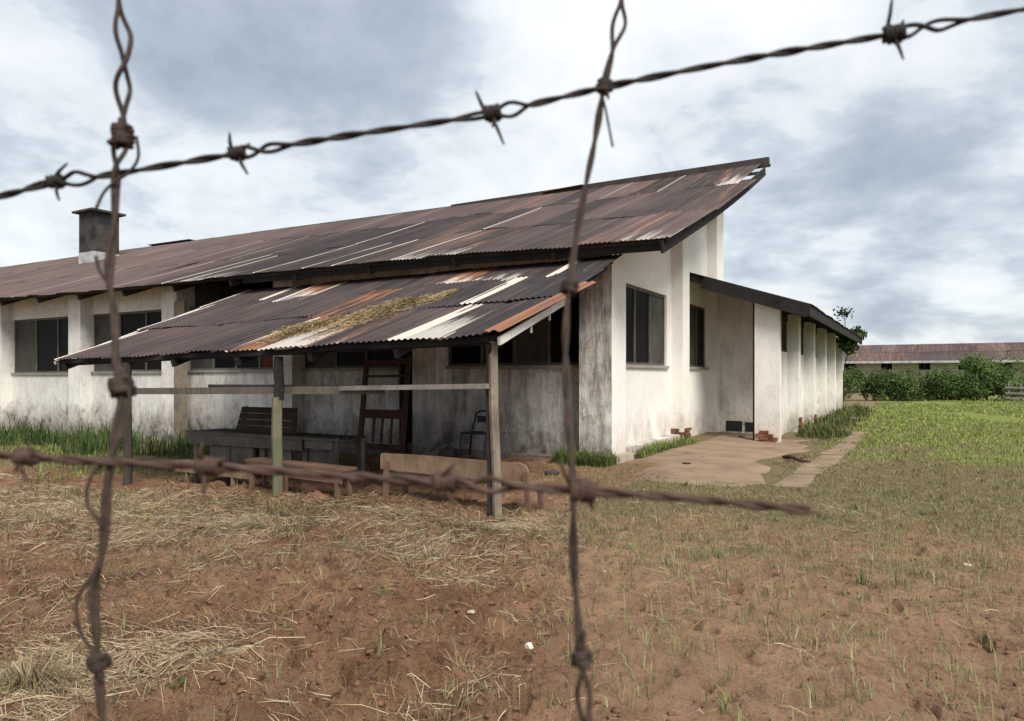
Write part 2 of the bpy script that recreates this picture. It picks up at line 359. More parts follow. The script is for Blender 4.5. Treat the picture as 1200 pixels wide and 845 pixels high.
# ------------------------------------------------------------------ the lie of the land
def gz0(x, y):
    """height of the ground without its roughness"""
    z = -.22 * sstep(4.0, 12.5, -x) * sstep(1.5, 5.5, y) - .06 * sstep(12, 26, -x)
    z = z - .10 * np.exp(-(((x + 2.6) / 1.6) ** 2 + ((y - 17.5) / 2.5) ** 2))
    return z
def depth_lat(x, y): return x * FX + y * FY, x * RX + y * RY
def masks(x, y):
    d, l = depth_lat(x, y); w = fbm(x * .55, y * .55, 4) ; w2 = fbm(x * 1.9 + 40, y * 1.9, 4)
    right = sstep(-.03, .12, l / np.maximum(d, .5) + .06 * w)
    gr = sstep(4.8, 8.6, d + 2.2 * w + .8 * w2) * right
    gr = np.maximum(gr, sstep(12, 17, d))
    leftgrass = sstep(6.6, 7.6, y + .8 * w) * sstep(8.7, 10.2, -x)
    gr = np.maximum(gr, leftgrass)
    under = sstep(-12.8, -11.8, x) * (1 - sstep(-3.7, -3.2, x)) * sstep(5.9, 6.8, y + .3 * w2) * (1 - sstep(12, 12.5, y))
    gr = gr * (1 - .95 * under * (1 - leftgrass * .7))
    lush = sstep(11, 23, d + 7 * w + 3.5 * w2 + 4 * sstep(.25, .6, l / np.maximum(d, .5))) * right
    dry = (1 - right) * (.14 + .55 * sstep(5.2, 7.8, d + w) ) + (.40 - .32 * right) * np.clip(w2 + .35 * w, -1, 1)
    dry = dry * (1 - under) * (1 - sstep(9, 14, d)) + .12 * right * sstep(4.0, 6.0, d + w) * (1 - sstep(14, 20, d))
    lush = lush * sstep(-2.2, -1.2, x)
    return np.clip(gr, 0, 1), np.clip(dry, 0, 1), np.clip(lush, 0, 1), under, right
def gz(x, y):
    x = np.asarray(x, float); y = np.asarray(y, float)
    d, l = depth_lat(x, y); r = np.hypot(x, y)
    near = 1 - sstep(11, 22, r)
    inapron = (1 - sstep(0, .5, np.maximum(np.maximum(-4.7 - x, x + 1.55), np.maximum(9.4 - y, y - 20.5))))
    amp = near * (1 - .75 * inapron) * (.45 + .55 * (1 - sstep(-.03, .25, l / np.maximum(d, .5))))
    leftness = 1 - sstep(-.05, .2, l / np.maximum(d, .5))
    h = .062 * fbm(x * .9, y * .9, 4) + .105 * fbm(x * 3.6 + 5, y * 3.6, 5, .62) * amp + (.062 * fbm(x * 11, y * 11 + 3, 4, .74)) * amp
    pit = np.clip(fbm(x * 2.7 + 60, y * 2.7 + 31, 3) - .40, 0, 1) * .40 * amp
    pit = pit + np.clip(fbm(x * 6.3 + 11, y * 6.3 + 77, 2, .4) - .45, 0, .3) * 1.0 * amp * (1 - sstep(7, 9, d))
    return gz0(x, y) + h * np.maximum(near, .12) - pit

def build_ground():
    rr = np.concatenate([np.array([0.01, .6, 1.2, 1.7]), np.geomspace(2.0, 15, 430), np.geomspace(15.4, 3000, 110)])
    c = np.pi / 2 + YAW
    th = np.concatenate([np.linspace(c - R(52), c + R(52), 620), np.linspace(c + R(52), c - R(52) + 2 * np.pi, 62)[1:-1]])
    Rr, Th = np.meshgrid(rr, th, indexing='ij'); x = Rr * np.cos(Th); y = Rr * np.sin(Th); z = gz(x, y)
    nr, na = x.shape
    v = np.stack([x, y, z], -1).reshape(-1, 3)
    i, j = np.meshgrid(np.arange(nr - 1), np.arange(na), indexing='ij'); j2 = (j + 1) % na
    f = np.stack([i * na + j, (i + 1) * na + j, (i + 1) * na + j2, i * na + j2], -1).reshape(-1, 4)
    me = np_mesh('ground', v, f)
    gr, dry, lush, _, rgt = masks(x.ravel(), y.ravel())
    colr = np.stack([gr, dry, lush, rgt], -1).astype(np.float32)
    at = me.color_attributes.new('cover', 'FLOAT_COLOR', 'POINT'); at.data.foreach_set('color', colr.ravel())
    me.materials.append(M_GROUND); me.polygons.foreach_set('use_smooth', np.ones(len(f), bool))
    o = bpy.data.objects.new('ground', me); link(o); tag(o, 'red soil field with mown dry grass running to the green meadow', kind='structure'); return o
def np_mesh(name, v, f):
    me = bpy.data.meshes.new(name); n, k = f.shape
    me.vertices.add(len(v)); me.vertices.foreach_set('co', np.asarray(v, np.float32).ravel())
    me.loops.add(n * k); me.loops.foreach_set('vertex_index', f.astype(np.int32).ravel())
    me.polygons.add(n); me.polygons.foreach_set('loop_start', np.arange(0, n * k, k, dtype=np.int32))
    me.update(calc_edges=True); me.validate(); return me
build_ground()

# ------------------------------------------------------------------ paved apron and slab path
apron = MB()
ax = np.linspace(-4.45, -2.0, 14); ay = np.linspace(9.5, 18.9, 30)
def apron_edge(y): return -2.15 + .22 * math.sin(y * 1.3) + .12 * math.sin(y * 3.7 + 1) + .12 - .5 * max(0, 10.3 - y)
vs = []; fs = []
for jy, y in enumerate(ay):
    for ix in range(14):
        xl_ = -4.5 if y > 11.9 else -4.5 + .75 * min(1, (11.9 - y) / .8) + .15 * math.sin(y * 4); x = xl_ + (apron_edge(y) - xl_) * ix / 13
        vs.append((x, y + .08 * math.sin(x * 3), float(gz(x, y)) + (.034 if 1 < ix < 11 and 2 < jy < 28 else .012 if 0 < ix < 13 and 0 < jy < 29 else -.05) + .006 * math.sin(x * 5 + y * 3)))
for jy in range(29):
    for ix in range(13): a = jy * 14 + ix; fs.append((a, a + 1, a + 15, a + 14))
apron.add(vs, fs); o = apron.build('pavement', M_APRON, smooth=True); tag(o, 'dusty bare concrete apron beside the gable wall', kind='structure')
path = bpy.data.objects.new('path', None); link(path); tag(path, 'narrow path of worn concrete slabs beside the annex', kind='structure')
pA, pB = at_z(932, 576, .0), at_z(1000, 508, .0); pB = Vector((-1.32, 20.6, 0)); pA = Vector((at_z(928, 572).x, at_z(928, 572).y, 0))
d = (pB - pA); L = d.length; d.normalize(); sx = Vector((d.y, -d.x, 0)); t = 0
while t < L:
    ln = random.uniform(1.0, 1.5); mb = MB(); q = []
    for dz in (-.06, .02):
        for tt, w in ((t, -.2), (t, .2), (t + ln - .06, .2), (t + ln - .06, -.2)):
            p = pA + d * (tt + random.uniform(-.03, .03)) + sx * (w + random.uniform(-.05, .05)); q.append(Vector((p.x, p.y, float(gz(p.x, p.y)) + dz)))
    mb.hexa(q); mb.build('slab', M_SLAB, path); t += ln

# ------------------------------------------------------------------ the school building
B = thing('school_building', 'long derelict white school block with rusty corrugated roof and sooty chimney', 'building', (-4.62, 11.56, 0))
EAVE_Y, RIDGE_Y, RAKE_X, LEFT_X = 10.96, 20.3, -3.37, -48.0
WALL_Y, FIN_Y = 11.9, 11.56
_e = [at_y(u, v, EAVE_Y) for u, v in ((-130, 362), (0, 350), (130, 339), (300, 321), (525, 299), (650, 290), (783, 279))]
_r = [at_y(u, v, RIDGE_Y) for u, v in ((0, 314), (150, 293), (350, 266), (620, 231), (789, 208), (893, 192))]
_ex, _ez = [p.x for p in _e], [p.z for p in _e]; _rx, _rz = [p.x for p in _r], [p.z for p in _r]
def zroof(x, y):
    ze = np.interp(x, _ex, _ez); zr = np.interp(x, _rx, _rz); t = (y - EAVE_Y) / (RIDGE_Y - EAVE_Y)
    return float(ze + (zr - ze) * t - .10 * math.sin(math.pi * min(max(t, 0), 1)) * (1 if x > -20 else .4))

FINS = [-4.62, -8.35, -12.42, -16.6, -21.0, -25.5, -30.0, -34.5, -39.0, -43.5, -48.0]
FW = .62
def sill(x): return 1.70 + (x + 5) * .0065
HEAD = 3.29
# interior back faces keep the rooms dark
def window(name_parent, corners, npane, pane_mats, depth=.07, fw=.055):
    """corners: lower-left, lower-right on the outer face, height vector, inward vector -> window > pane"""
    a, bb, h, inn = [Vector(q) for q in corners]
    ux = (bb - a); Lw = ux.length; ux.normalize(); H = h.length; up = h.normalized()
    P = lambda s, t, k=0: a + ux * s + up * t + inn * k
    mb = MB()
    def fr(s0, s1, t0, t1, k0, k1): mb.hexa([P(s0, t0, k0), P(s1, t0, k0), P(s1, t0, k1), P(s0, t0, k1), P(s0, t1, k0), P(s1, t1, k0), P(s1, t1, k1), P(s0, t1, k1)])
    fr(0, Lw, 0, fw, 0, depth); fr(0, Lw, H - fw, H, 0, depth)
    fr(0, fw, fw, H - fw, 0, depth); fr(Lw - fw, Lw, fw, H - fw, 0, depth)
    w = (Lw - 2 * fw) / npane
    for k in range(1, npane): fr(fw + w * k - .034, fw + w * k + .034, fw, H - fw, .004, depth - .004)
    wo = mb.build('window', M_FRAME, name_parent)
    for k in range(npane):
        if pane_mats[k] is None: continue
        pm = MB(); s0, s1 = fw + w * k + (.034 if k else 0), fw + w * (k + 1) - (.034 if k < npane - 1 else 0)
        kk = .03
        pm.hexa([P(s0, fw, kk), P(s1, fw, kk), P(s1, fw, kk + .006), P(s0, fw, kk + .006), P(s0, H - fw, kk), P(s1, H - fw, kk), P(s1, H - fw, kk + .006), P(s0, H - fw, kk + .006)])
        pm.build('pane', pane_mats[k], wo)
    return wo
# front wall: panels between the buttresses
for i in range(len(FINS) - 1):
    x1, x0 = FINS[i] - FW, FINS[i + 1]
    zb = float(gz0(np.array(x0), np.array(12.0))) - .5
    zs = sill((x0 + x1) / 2); zt0, zt1 = zroof(x0, 12.0) - .06, zroof(x1, 12.0) - .06
    stain = [.85, .8, .50, .34, .28, .25, .25, .25, .25, .25][i]
    door = (i == 1)
    xr = x1 - .62 if door else x1
    mb = MB(); mb.box(x0, xr, WALL_Y, 12.1, zb, zs); mb.build('wall', M_FRONT, B, stain=stain); mb = MB()
    if i != 2:
        mb.hexa([(x0, WALL_Y, HEAD), (x1, WALL_Y, HEAD), (x1, 12.1, HEAD), (x0, 12.1, HEAD), (x0, WALL_Y, zt0), (x1, WALL_Y, zt1), (x1, 12.1, zt1), (x0, 12.1, zt0)])
        mb.build('lintel', M_FRONT, B, stain=stain * .6)
    P3 = {0: (M_PANE, M_PANE, M_GREYPANE, M_PANE), 1: (M_GREYPANE, M_PANE, M_PANE), 2: (M_GREYPANE, M_PANE, M_PANE, M_REDCLOTH), 3: (M_GREYPANE, M_PANE, M_PANE), 4: (M_GREYPANE, M_PANE, M_PANE)}.get(i, (M_PANE, M_GREYPANE, M_PANE))
    window(B, ((x0 + .01, WALL_Y + .05, zs), (xr - .01, WALL_Y + .05, zs), (0, 0, HEAD - zs - .004), (0, 1, 0)), len(P3), P3)
    sl = MB(); sl.box(x0 + .005, xr - .005, WALL_Y - .05, WALL_Y + .05, zs - .06, zs + .004); sl.build('sill', M_CEMENT, B, stain=.6)
    if i in (0, 1): pl = MB(); pl.box(x0 + .004, xr - .02, WALL_Y - .30, WALL_Y - .003, zb, .02); pl.build('plinth', M_CEMENT, B, stain=.9)
    if door:
        df = MB(); df.box(xr + .003, xr + .06, WALL_Y + .02, 12.08, zb, HEAD - .01); df.box(x1 - .06, x1 - .003, WALL_Y + .02, 12.08, zb, HEAD - .01); df.build('door_frame', M_DARKWOOD, B)
for i, xr in enumerate(FINS):
    zt = lambda x, y: zroof(x, y) - .05
    zb = float(gz0(np.array(xr), np.array(11.6))) - .5; x0 = xr - FW
    mb = MB()
    yb = 12.25 if i == 0 else 12.1
    mb.hexa([(x0, FIN_Y, zb), (xr, FIN_Y, zb), (xr, yb, zb), (x0, yb, zb), (x0, FIN_Y, zt(x0, FIN_Y)), (xr, FIN_Y, zt(xr, FIN_Y)), (xr, yb, zt(xr, yb)), (x0, yb, zt(x0, yb))])
    if i == 0: mb.m[3] = 1
    mb.build('buttress', [M_FRONT, M_CORNER], B, stain=[1.05, .6, .4, .4, .14, .15, .2, .2, .2, .2, .2][i])
# gable wall, between buttresses, X = -4.62 outer faces and -4.88 recessed panels
GX, GR = -4.62, -4.88
GF = [(11.56, 12.25), (15.85, 16.4), (19.0, 19.75)]
for k, (y0, y1) in enumerate(GF[1:]):
    mb = MB(); zt = lambda y: zroof(GX, y) - .05
    mb.hexa([(GX - .5, y0, -.5), (GX, y0, -.5), (GX, y1, -.5), (GX - .5, y1, -.5), (GX - .5, y0, zt(y0)), (GX, y0, zt(y0)), (GX, y1, zt(y1)), (GX - .5, y1, zt(y1))])
    mb.build('buttress', M_WALL, B, stain=.06)
for k, (y0, y1, w0, w1) in enumerate(((12.25, 15.85, 12.62, 15.5), (16.4, 19.0, 16.75, 18.95))):
    mb = MB(); zt = lambda y: zroof(GX, y) - .05; s = 1.71
    mb.box(GR - .2, GR, y0, y1, -.5, s)
    mb.box(GR - .2, GR, y0, w0, s, HEAD); mb.box(GR - .2, GR, w1, y1, s, HEAD)
    mb.hexa([(GR - .2, y0, HEAD), (GR, y0, HEAD), (GR, y1, HEAD), (GR - .2, y1, HEAD), (GR - .2, y0, zt(y0)), (GR, y0, zt(y0)), (GR, y1, zt(y1)), (GR - .2, y1, zt(y1))])
    mb.build('wall', M_WALL, B, stain=.06)
    window(B, ((GR - .05, w0, s), (GR - .05, w1, s), (0, 0, HEAD - s - .004), (-1, 0, 0)), 3, (M_PANE, M_PANE, M_GREYPANE) if k == 0 else (M_PANE, M_GREYPANE, M_PANE))
    sl = MB(); sl.box(GR - .05, GR + .05, w0 - .03, w1 + .03, s - .06, s + .004); sl.build('sill', M_CEMENT, B, stain=.4)
    if k == 0:
        pl = MB(); pl.box(GR + .003, GR + .22, y0 + .3, y1 - .05, -.5, .16); pl.build('plinth', M_WALL, B, stain=.5)
ft = MB(); rough_box(ft, -5.0, -4.45, 11.40, 12.1, -.5, .10, .03); ft.build('footing', M_CONC, B)
# back wall, left end wall, inner floor and cross walls (they darken the rooms)
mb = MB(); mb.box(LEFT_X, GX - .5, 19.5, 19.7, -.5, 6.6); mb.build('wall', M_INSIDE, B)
mb = MB(); mb.box(LEFT_X - .2, LEFT_X, 12.1, 19.5, -.5, 4.2); mb.build('wall', M_WALL, B, stain=.3)
mb = MB(); mb.box(LEFT_X, GX - .5, 12.1, 19.5, -.45, .05); mb.build('floor', M_CONC, B)
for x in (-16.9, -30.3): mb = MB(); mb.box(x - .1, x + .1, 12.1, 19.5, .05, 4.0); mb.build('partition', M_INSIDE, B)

# roof: timber frame mesh, then each sheet
rf = MB()
for y in np.linspace(EAVE_Y + .12, RIDGE_Y - .1, 9):
    xs = np.linspace(LEFT_X, RAKE_X - .1, 18)
    for a, b in zip(xs[:-1], xs[1:]): rf.bar((a, y, zroof(a, y) - .055), (b, y, zroof(b, y) - .055), .05, .07)
for x in np.arange(LEFT_X + .5, RAKE_X - 1.4, 2.1): rf.bar((x, EAVE_Y + .1, zroof(x, EAVE_Y + .1) - .17), (x, RIDGE_Y, zroof(x, RIDGE_Y) - .17), .07, .15)
ROOF = rf.build('roof', M_DARKWOOD, B)
def sheet_mesh(nm, waves, bend=0.0, seed=0, amp=.010):
    rs = random.Random(seed); n = waves * 4; mb = MB(); ys = (0, .33, .7, 1)
    for y in ys:
        for k in range(n + 1):
            x = k / n
            z = amp * math.sin(k * math.pi / 2) + bend * (.5 - y) ** 2 * (1 if y < .5 else .3) + .010 * math.sin(3 * x + seed) * (1 - y)
            mb.v.append((x, y, z))
    for j in range(3):
        for k in range(n): a = j * (n + 1) + k; mb.f.append((a, a + 1, a + n + 2, a + n + 1)); mb.m.append(0)
    return mb.mesh('corrugated_sheet', M_SHEET, True)
SHEETS = [sheet_mesh('s', 10, b, s) for s, b in enumerate((0, .03, -.02, .05))]
def put_sheet(parent, p00, p10, p01, lift, props, mesh=None):
    p00, p10, p01 = Vector(p00), Vector(p10), Vector(p01)
    x = p10 - p00; y = p01 - p00; z = x.cross(y).normalized()
    M = Matrix(((x.x, y.x, z.x, p00.x + z.x * lift), (x.y, y.y, z.y, p00.y + z.y * lift), (x.z, y.z, z.z, p00.z + z.z * lift), (0, 0, 0, 1)))
    o = bpy.data.objects.new('corrugated_sheet', mesh or random.choice(SHEETS))
    link(o, parent, M)
    for k, v in {'tone': .5, 'rust': 0.0, 'zinc': 0.0, 'strip': 0.0, 'lap_width': .085, **props}.items(): o[k] = float(v)
    return o
rs = random.Random(5)
rows = [(EAVE_Y - .06, 14.3), (14.05, 17.6), (17.35, RIDGE_Y + .05)]
cw = .80; ncol = int((RAKE_X - LEFT_X) / cw)
for i in range(ncol):
    xr = RAKE_X - i * cw; xl = xr - cw - .06
    for j, (ya, yb) in enumerate(rows):
        xs = 0 if i else (0.0, .05, -.32)[j]
        x0, x1 = xl + rs.uniform(-.012, .012), xr + xs
        ja = rs.uniform(-.05, .05) if j == 0 else rs.uniform(-.30, .30); yl = ya + ja
        tone = float(np.interp(xr + 1.2 * j, [-20, -13.5], [.70, .02]))      # brown iron at the far end, blackened iron near the gable
        if j == 2: tone = max(tone, .42)
        pr = dict(tone=tone + rs.uniform(-.09, .09), rust=0, strip=0)
        if i < 9: pr['tone'] = rs.choice((.05, .15, .3, .45, .55)); pr['rust'] = rs.choice((0, .25, .34, .4))
        if (i, j) in ((6, 0), (6, 1), (8, 0), (9, 0), (11, 0), (11, 1), (14, 0), (15, 0), (18, 0), (24, 0)): pr['strip'] = rs.uniform(.7, 1)
        elif rs.random() < .10: pr['strip'] = rs.uniform(.2, .4)
        if j == 0 and i in (0, 5, 6, 13, 14): pr['zinc'] = .36
        if i == 0 and j == 2: pr['zinc'] = .5
        a = (x0, yl, zroof(x0, yl)); b = (x1, yl, zroof(x1, yl)); c = (x0, yb, zroof(x0, yb))
        put_sheet(ROOF, a, b, c, .012 + .014 * (3 - j) * 0 + .004 * j + (.004 if i % 2 else 0) + rs.uniform(0, .004), pr)
rb = MB(); rb.bar((-24, RIDGE_Y - .02, zroof(-24, RIDGE_Y) - .06), (-14, RIDGE_Y - .02, zroof(-14, RIDGE_Y) - .06), .12, .16)
rb.bar((-14, RIDGE_Y - .02, zroof(-14, RIDGE_Y) - .06), (-3.52, RIDGE_Y - .02, zroof(-3.52, RIDGE_Y) + .02), .16, .24); rb.build('ridge_beam', M_DARKWOOD, ROOF)
for a, b in ((-10.4, -9.0), (-31.0, -28.0)):         # loose ridge capping left in places
    rc = MB(); rc.bar((a, RIDGE_Y - .05, zroof(a, RIDGE_Y) + .06), (b, RIDGE_Y - .05, zroof(b, RIDGE_Y) + rs.uniform(.05, .12)), .28, .03); rc.build('ridge_cap', M_DARKWOOD, ROOF)
bb = MB(); ys = np.linspace(EAVE_Y - .02, RIDGE_Y - .6, 10)
for a, b in zip(ys[:-1], ys[1:]): bb.bar((RAKE_X - .16, a, zroof(RAKE_X, a) - .13), (RAKE_X - .16, b, zroof(RAKE_X, b) - .13), .045, .20)
bb.build('barge_board', M_BLACKWOOD, ROOF)
fb = MB(); xs = np.linspace(-13.5, RAKE_X - .2, 12)
for a, b in zip(xs[:-1], xs[1:]): fb.bar((a, EAVE_Y + .14, zroof(a, EAVE_Y + .14) - .13), (b, EAVE_Y + .14, zroof(b, EAVE_Y + .14) - .13), .04, .17)
fb.build('fascia_board', M_BLACKWOOD, ROOF)  # the board's black also paints in the shadow gap under the eave

# chimney stack on the roof
cp = Vector((-30.4, 17.3, 0)); cz = zroof(cp.x, cp.y)
ch = MB(); ch.box(cp.x - 1.12, cp.x, cp.y, cp.y + 1.10, cz + .12, cz + 2.2); CH = ch.build('chimney', M_SOOT, B)
cb = MB(); cb.box(cp.x - 1.135, cp.x + .012, cp.y - .012, cp.y + 1.115, cz - .6, cz + .50); cb.build('flashing', M_FLASH, CH)
cc_ = MB(); cc_.box(cp.x - 1.32, cp.x + .20, cp.y - .20, cp.y + 1.30, cz + 2.203, cz + 2.29); cc_.build('cap', M_SOOT, CH)
ce = MB(); ce.box(cp.x - .05, cp.x + .012, cp.y + .2, cp.y + .95, cz + 1.75, cz + 2.05); ce.build('smoke_vent', M_BLACK, CH)

# annex running back along the path
AX, AR, AY0, AY1 = -2.77, -3.05, 17.3, 33.8
ez = lambda x: 3.90 - (x + 4.55) * .335
pier = MB(); pier.box(-3.33, AX, AY0, 17.52, -.6, ez(-3.33) - .25, 0); pier.build('buttress', M_WALL, B, stain=.15)
mb = MB(); mb.hexa([(-4.9, 19.3, -.5), (AR - .201, 19.3, -.5), (AR - .201, 19.48, -.5), (-4.9, 19.48, -.5), (-4.9, 19.3, ez(-4.9) - .03), (AR - .201, 19.3, ez(AR) + .03), (AR - .201, 19.48, ez(AR) + .03), (-4.9, 19.48, ez(-4.9) - .03)]); mb.build('wall', M_WALL, B, stain=.35)
py = [17.52, 20.3, 23.5, 26.7, 29.9, 33.2]
for k, y in enumerate(py[1:]):
    mb = MB(); mb.box(AR - .02, AX, y, y + .42, -.5, ez(AX) - .16); mb.build('buttress', M_WALL, B, stain=.3)
    a = py[k] + .42 if k else 19.0; b = y
    mb = MB(); mb.box(AR - .2, AR, a, b, -.5, 2.12); mb.build('wall', M_WALL, B, stain=.25); mb = MB(); mb.box(AR - .2, AR, a, b, 2.95, ez(AR) - .03); mb.build('lintel', M_BLACKWOOD, B)  # lintel coloured black to paint in the shade under the annex eave
    window(B, ((AR - .04, a + .01, 2.124), (AR - .04, b - .01, 2.124), (0, 0, .82), (-1, 0, 0)), 3, (M_PANE, M_PANE, M_PANE))
mb = MB(); mb.box(AR - 4, AR, AY1 - .17, AY1, -.5, 3.0); mb.build('wall', M_WALL, B, stain=.3)
ar = MB()
for y in np.linspace(17.1, 34.0, 12): ar.bar((-6.6, y, ez(-6.6) - .13), (-2.15, y, ez(-2.15) - .13), .06, .14)
for x in (-6.2, -4.9, -3.6, -2.3): ar.bar((x, 17.02, ez(x) - .04), (x, 34.1, ez(x) - .04), .06, .05)
AROOF = ar.build('roof', M_DARKWOOD, B)
for k in range(22):
    y0 = 16.98 + k * .78
    put_sheet(AROOF, (-2.05, y0, ez(-2.05) + rs.uniform(-.01, .01)), (-2.05, y0 + .84, ez(-2.05)), (-6.7, y0, ez(-6.7)), .01 + (.006 if k % 2 else 0), dict(tone=.25, rust=.1))
for nm, a, b, hh in (('barge_board', (-4.47, 16.99, ez(-4.47) - .14), (-2.10, 16.99, ez(-2.1) - .14), .30), ('fascia_board', (-2.10, 17.02, ez(-2.1) - .13), (-2.10, 34.1, ez(-2.1) - .13), .24)):
    f = MB(); f.bar(a, b, .04, hh); f.build(nm, M_BLACKWOOD, AROOF)
dp = MB(); dp.tube([(-3.36, 17.42, -.1), (-3.36, 17.42, ez(-3.36) - .2)], .035, 8); dp.build('drainpipe', M_DARKWOOD, B, True)
for k, y in enumerate((20.95, 22.3, 24.5, 25.7, 27.6, 30.9)):
    vm = MB(); vm.box(AR - .05, AR + .012, y, y + rs.uniform(.45, .8), -.1, rs.uniform(.22, .42)); vm.build('dark_hole_box', M_BLACK, B)  # solid black boxes, their colour standing for the darkness inside broken-out holes
for x0 in (-4.45, -3.95): vm = MB(); vm.box(x0, x0 + .42, 19.285, 19.33, .02, rs.uniform(.2, .32)); vm.build('dark_hole_box', M_BLACK, B)  # more black boxes painted as dark openings at the porch foot

# broken brickwork at the feet of the buttresses: single bricks laid in the gaps
def brick_patch(x0, y0, z0, dirv, n, rowsn, out):
    for r_ in range(rowsn):
        for k in range(n):
            if rs.random() < .10 * r_ - .12: continue
            a = Vector((x0, y0, z0 + r_ * .075)) + Vector(dirv) * (k * .205 + (.1 if r_ % 2 else 0))
            u = Vector(dirv); o_ = Vector(out); m = MB()
            rough = lambda: rs.uniform(-.008, .008)
            p = [a + u * s + o_ * t + Vector((0, 0, zz)) for zz in (0, .065) for s, t in ((0, 0), (.195, 0), (.195, .05 + rough() * 2), (0, .05 + rough() * 2))]
            if Vector(dirv).cross(Vector(out)).z < 0: p = [p[3], p[2], p[1], p[0], p[7], p[6], p[5], p[4]]
            m.hexa(p); m.build('brick', M_BRICK, B)
brick_patch(-3.31, 17.3, -.08, (1, 0, 0), 2, 6, (0, -1, 0))
brick_patch(-4.60, 15.84, .0, (-1, 0, 0), 1, 4, (0, -1, 0))
brick_patch(-4.62, 15.88, .0, (0, 1, 0), 2, 4, (1, 0, 0))
brick_patch(-2.77, 20.32, .0, (0, 1, 0), 2, 5, (1, 0, 0))
brick_patch(-2.77, 23.52, .0, (0, 1, 0), 2, 4, (1, 0, 0))

# ------------------------------------------------------------------ lean-to in front
FLc, FRc, BLc, BRc = Vector((-12.44, 6.45, 1.76)), Vector((-3.79, 6.3, 1.925)), Vector((-14.0, 11.48, 3.50)), Vector((-4.55, 11.48, 3.54))
LT = thing('lean_to', 'open lean-to shelter of patched rusty corrugated sheets on wooden posts', 'lean-to', (-8, 6.4, -.1))
def lt(a, b, lift=0.0):                                        # a: 0 at the left edge .. 1 right, b: 0 eave .. 1 at the wall
    p = (FLc * (1 - a) + FRc * a) * (1 - b) + (BLc * (1 - a) + BRc * a) * b
    p.z += lift - .05 * math.sin(math.pi * b) - .025 * math.sin(math.pi * a) * (1 - b) + .02 * math.sin(a * 19) * (1 - b); return p
lf = MB()
for b in (.02, .28, .52, .76, .985):
    for k in range(8): lf.bar(lt(k / 8, b, -.06), lt((k + 1) / 8, b, -.06), .05, .07)
for a in (.02, .19, .36, .52, .68, .84, .985): lf.bar(lt(a, .01, -.15), lt(a, .99, -.15), .06, .10)
LROOF = lf.build('roof', M_BLACKWOOD, LT)
NC = 12
SP = {}                                                        # (column, row): look of the sheet;  columns from the left, rows from the eave
for c in range(NC):
    for r_ in range(3): SP[c, r_] = dict(tone=rs.uniform(.10, .25) if c < 5 else rs.uniform(.0, .2))
for c in (0, 1, 2, 3): 
    for r_ in range(3): SP[c, r_]['tone'] = rs.uniform(.18, .34)
SP[0, 0]['strip'] = SP[0, 1]['strip'] = SP[0, 2]['strip'] = 1.0
for k_, d_k in {(2, 2): dict(strip=1, lap_width=.16), (3, 2): dict(rust=.5, zinc=.5, strip=1, lap_width=.10), (4, 2): dict(strip=.8, rust=.3), (5, 1): dict(rust=.3),
                (6, 0): dict(rust=.52, strip=.9, zinc=.25), (6, 1): dict(rust=.5), (7, 0): dict(rust=.5, zinc=.55), (8, 0): dict(rust=.42, zinc=.3), (7, 2): dict(tone=.3, zinc=.2), (8, 2): dict(rust=.55, zinc=.5),
                (9, 2): dict(rust=.35, zinc=.45), (10, 0): dict(strip=1, lap_width=.32, zinc=.58), (10, 1): dict(strip=1, lap_width=.28, zinc=.2), (11, 2): dict(strip=1, lap_width=.2, zinc=.35), (11, 0): dict(rust=.2), (9, 0): dict(tone=.3)}.items(): SP[k_].update(d_k)
LS = [sheet_mesh('s', 10, b, s + 10, .0105) for s, b in enumerate((0, .02, -.02, .03))]
for c in range(NC):
    for r_, (b0, b1) in enumerate(((-.012, .40), (.365, .74), (.70, 1.0))):
        a0, a1 = c / NC - .003, (c + 1) / NC + .008
        bb0 = b0 + rs.uniform(-.012, .012)
        put_sheet(LROOF, lt(a0, bb0), lt(a1, bb0), lt(a0 + rs.uniform(-.003, .003), b1), .012 + (.016 if r_ == 1 else .002) + (.006 if c % 2 else 0) + rs.uniform(0, .006), SP[c, r_], rs.choice(LS))
put_sheet(LROOF, lt(.983, -.015, .03), lt(1.010, -.015, .005), lt(.983, .55, .03), .03, dict(rust=.55, tone=.6), sheet_mesh('s', 2, 0, 31, .012))
w = MB(); w.bar(lt(1.003, 0, -.075), lt(1.003, .47, -.10), .03, .085); w.build('barge_board', M_WHITEWOOD, LT)
w = MB(); w.bar(lt(-.003, .0, -.05), lt(-.003, .99, -.05), .03, .05); w.build('barge_board', M_WHITEWOOD, LT)
def post(x, y, top, w, mat, lean=0.0, zb=-.45):
    m = MB(); m.tube([(x + lean, y, zb), (x + lean * .6, y + .01, zb + (top - zb) * .4), (x + lean * .2, y - .008, zb + (top - zb) * .7), (x, y, top)], [w * .54, w * .5, w * .52, w * .48], 7)
    return m.build('post', mat, LT)
pL, pM, pR = at_y(149, 571, 6.5), at_y(325, 587, 6.42), at_y(578, 600, 6.42)
post(pL.x, pL.y, lt(.25, .02).z - .1, .13, M_DARKWOOD); post(pL.x - .11, pL.y + .06, 1.68, .08, M_POST)
post(pM.x, pM.y, 1.22, .135, M_MOSSPOST); post(pM.x + .005, pM.y + .02, lt(.58, .02).z - .1, .125, M_BLACKWOOD, 0, 1.18)
post(pR.x, pR.y, lt(.97, .02).z - .08, .10, M_POST, .06); post(pR.x - .075, pR.y + .05, lt(.96, .02).z - .08, .085, M_DARKWOOD, .02)
q = at_y(333, 575, 6.5); m = MB(); m.box(q.x - .06, q.x + .05, 6.47, 6.52, -.4, .22); m.build('stake', M_REDWOOD, LT)
q0, q1 = at_y(205, 450, 11.45), at_y(217, 450, 11.45); m = MB(); m.box(q0.x, q1.x, 11.42, 11.52, -.5, 3.4); m.build('post', M_POST, LT)
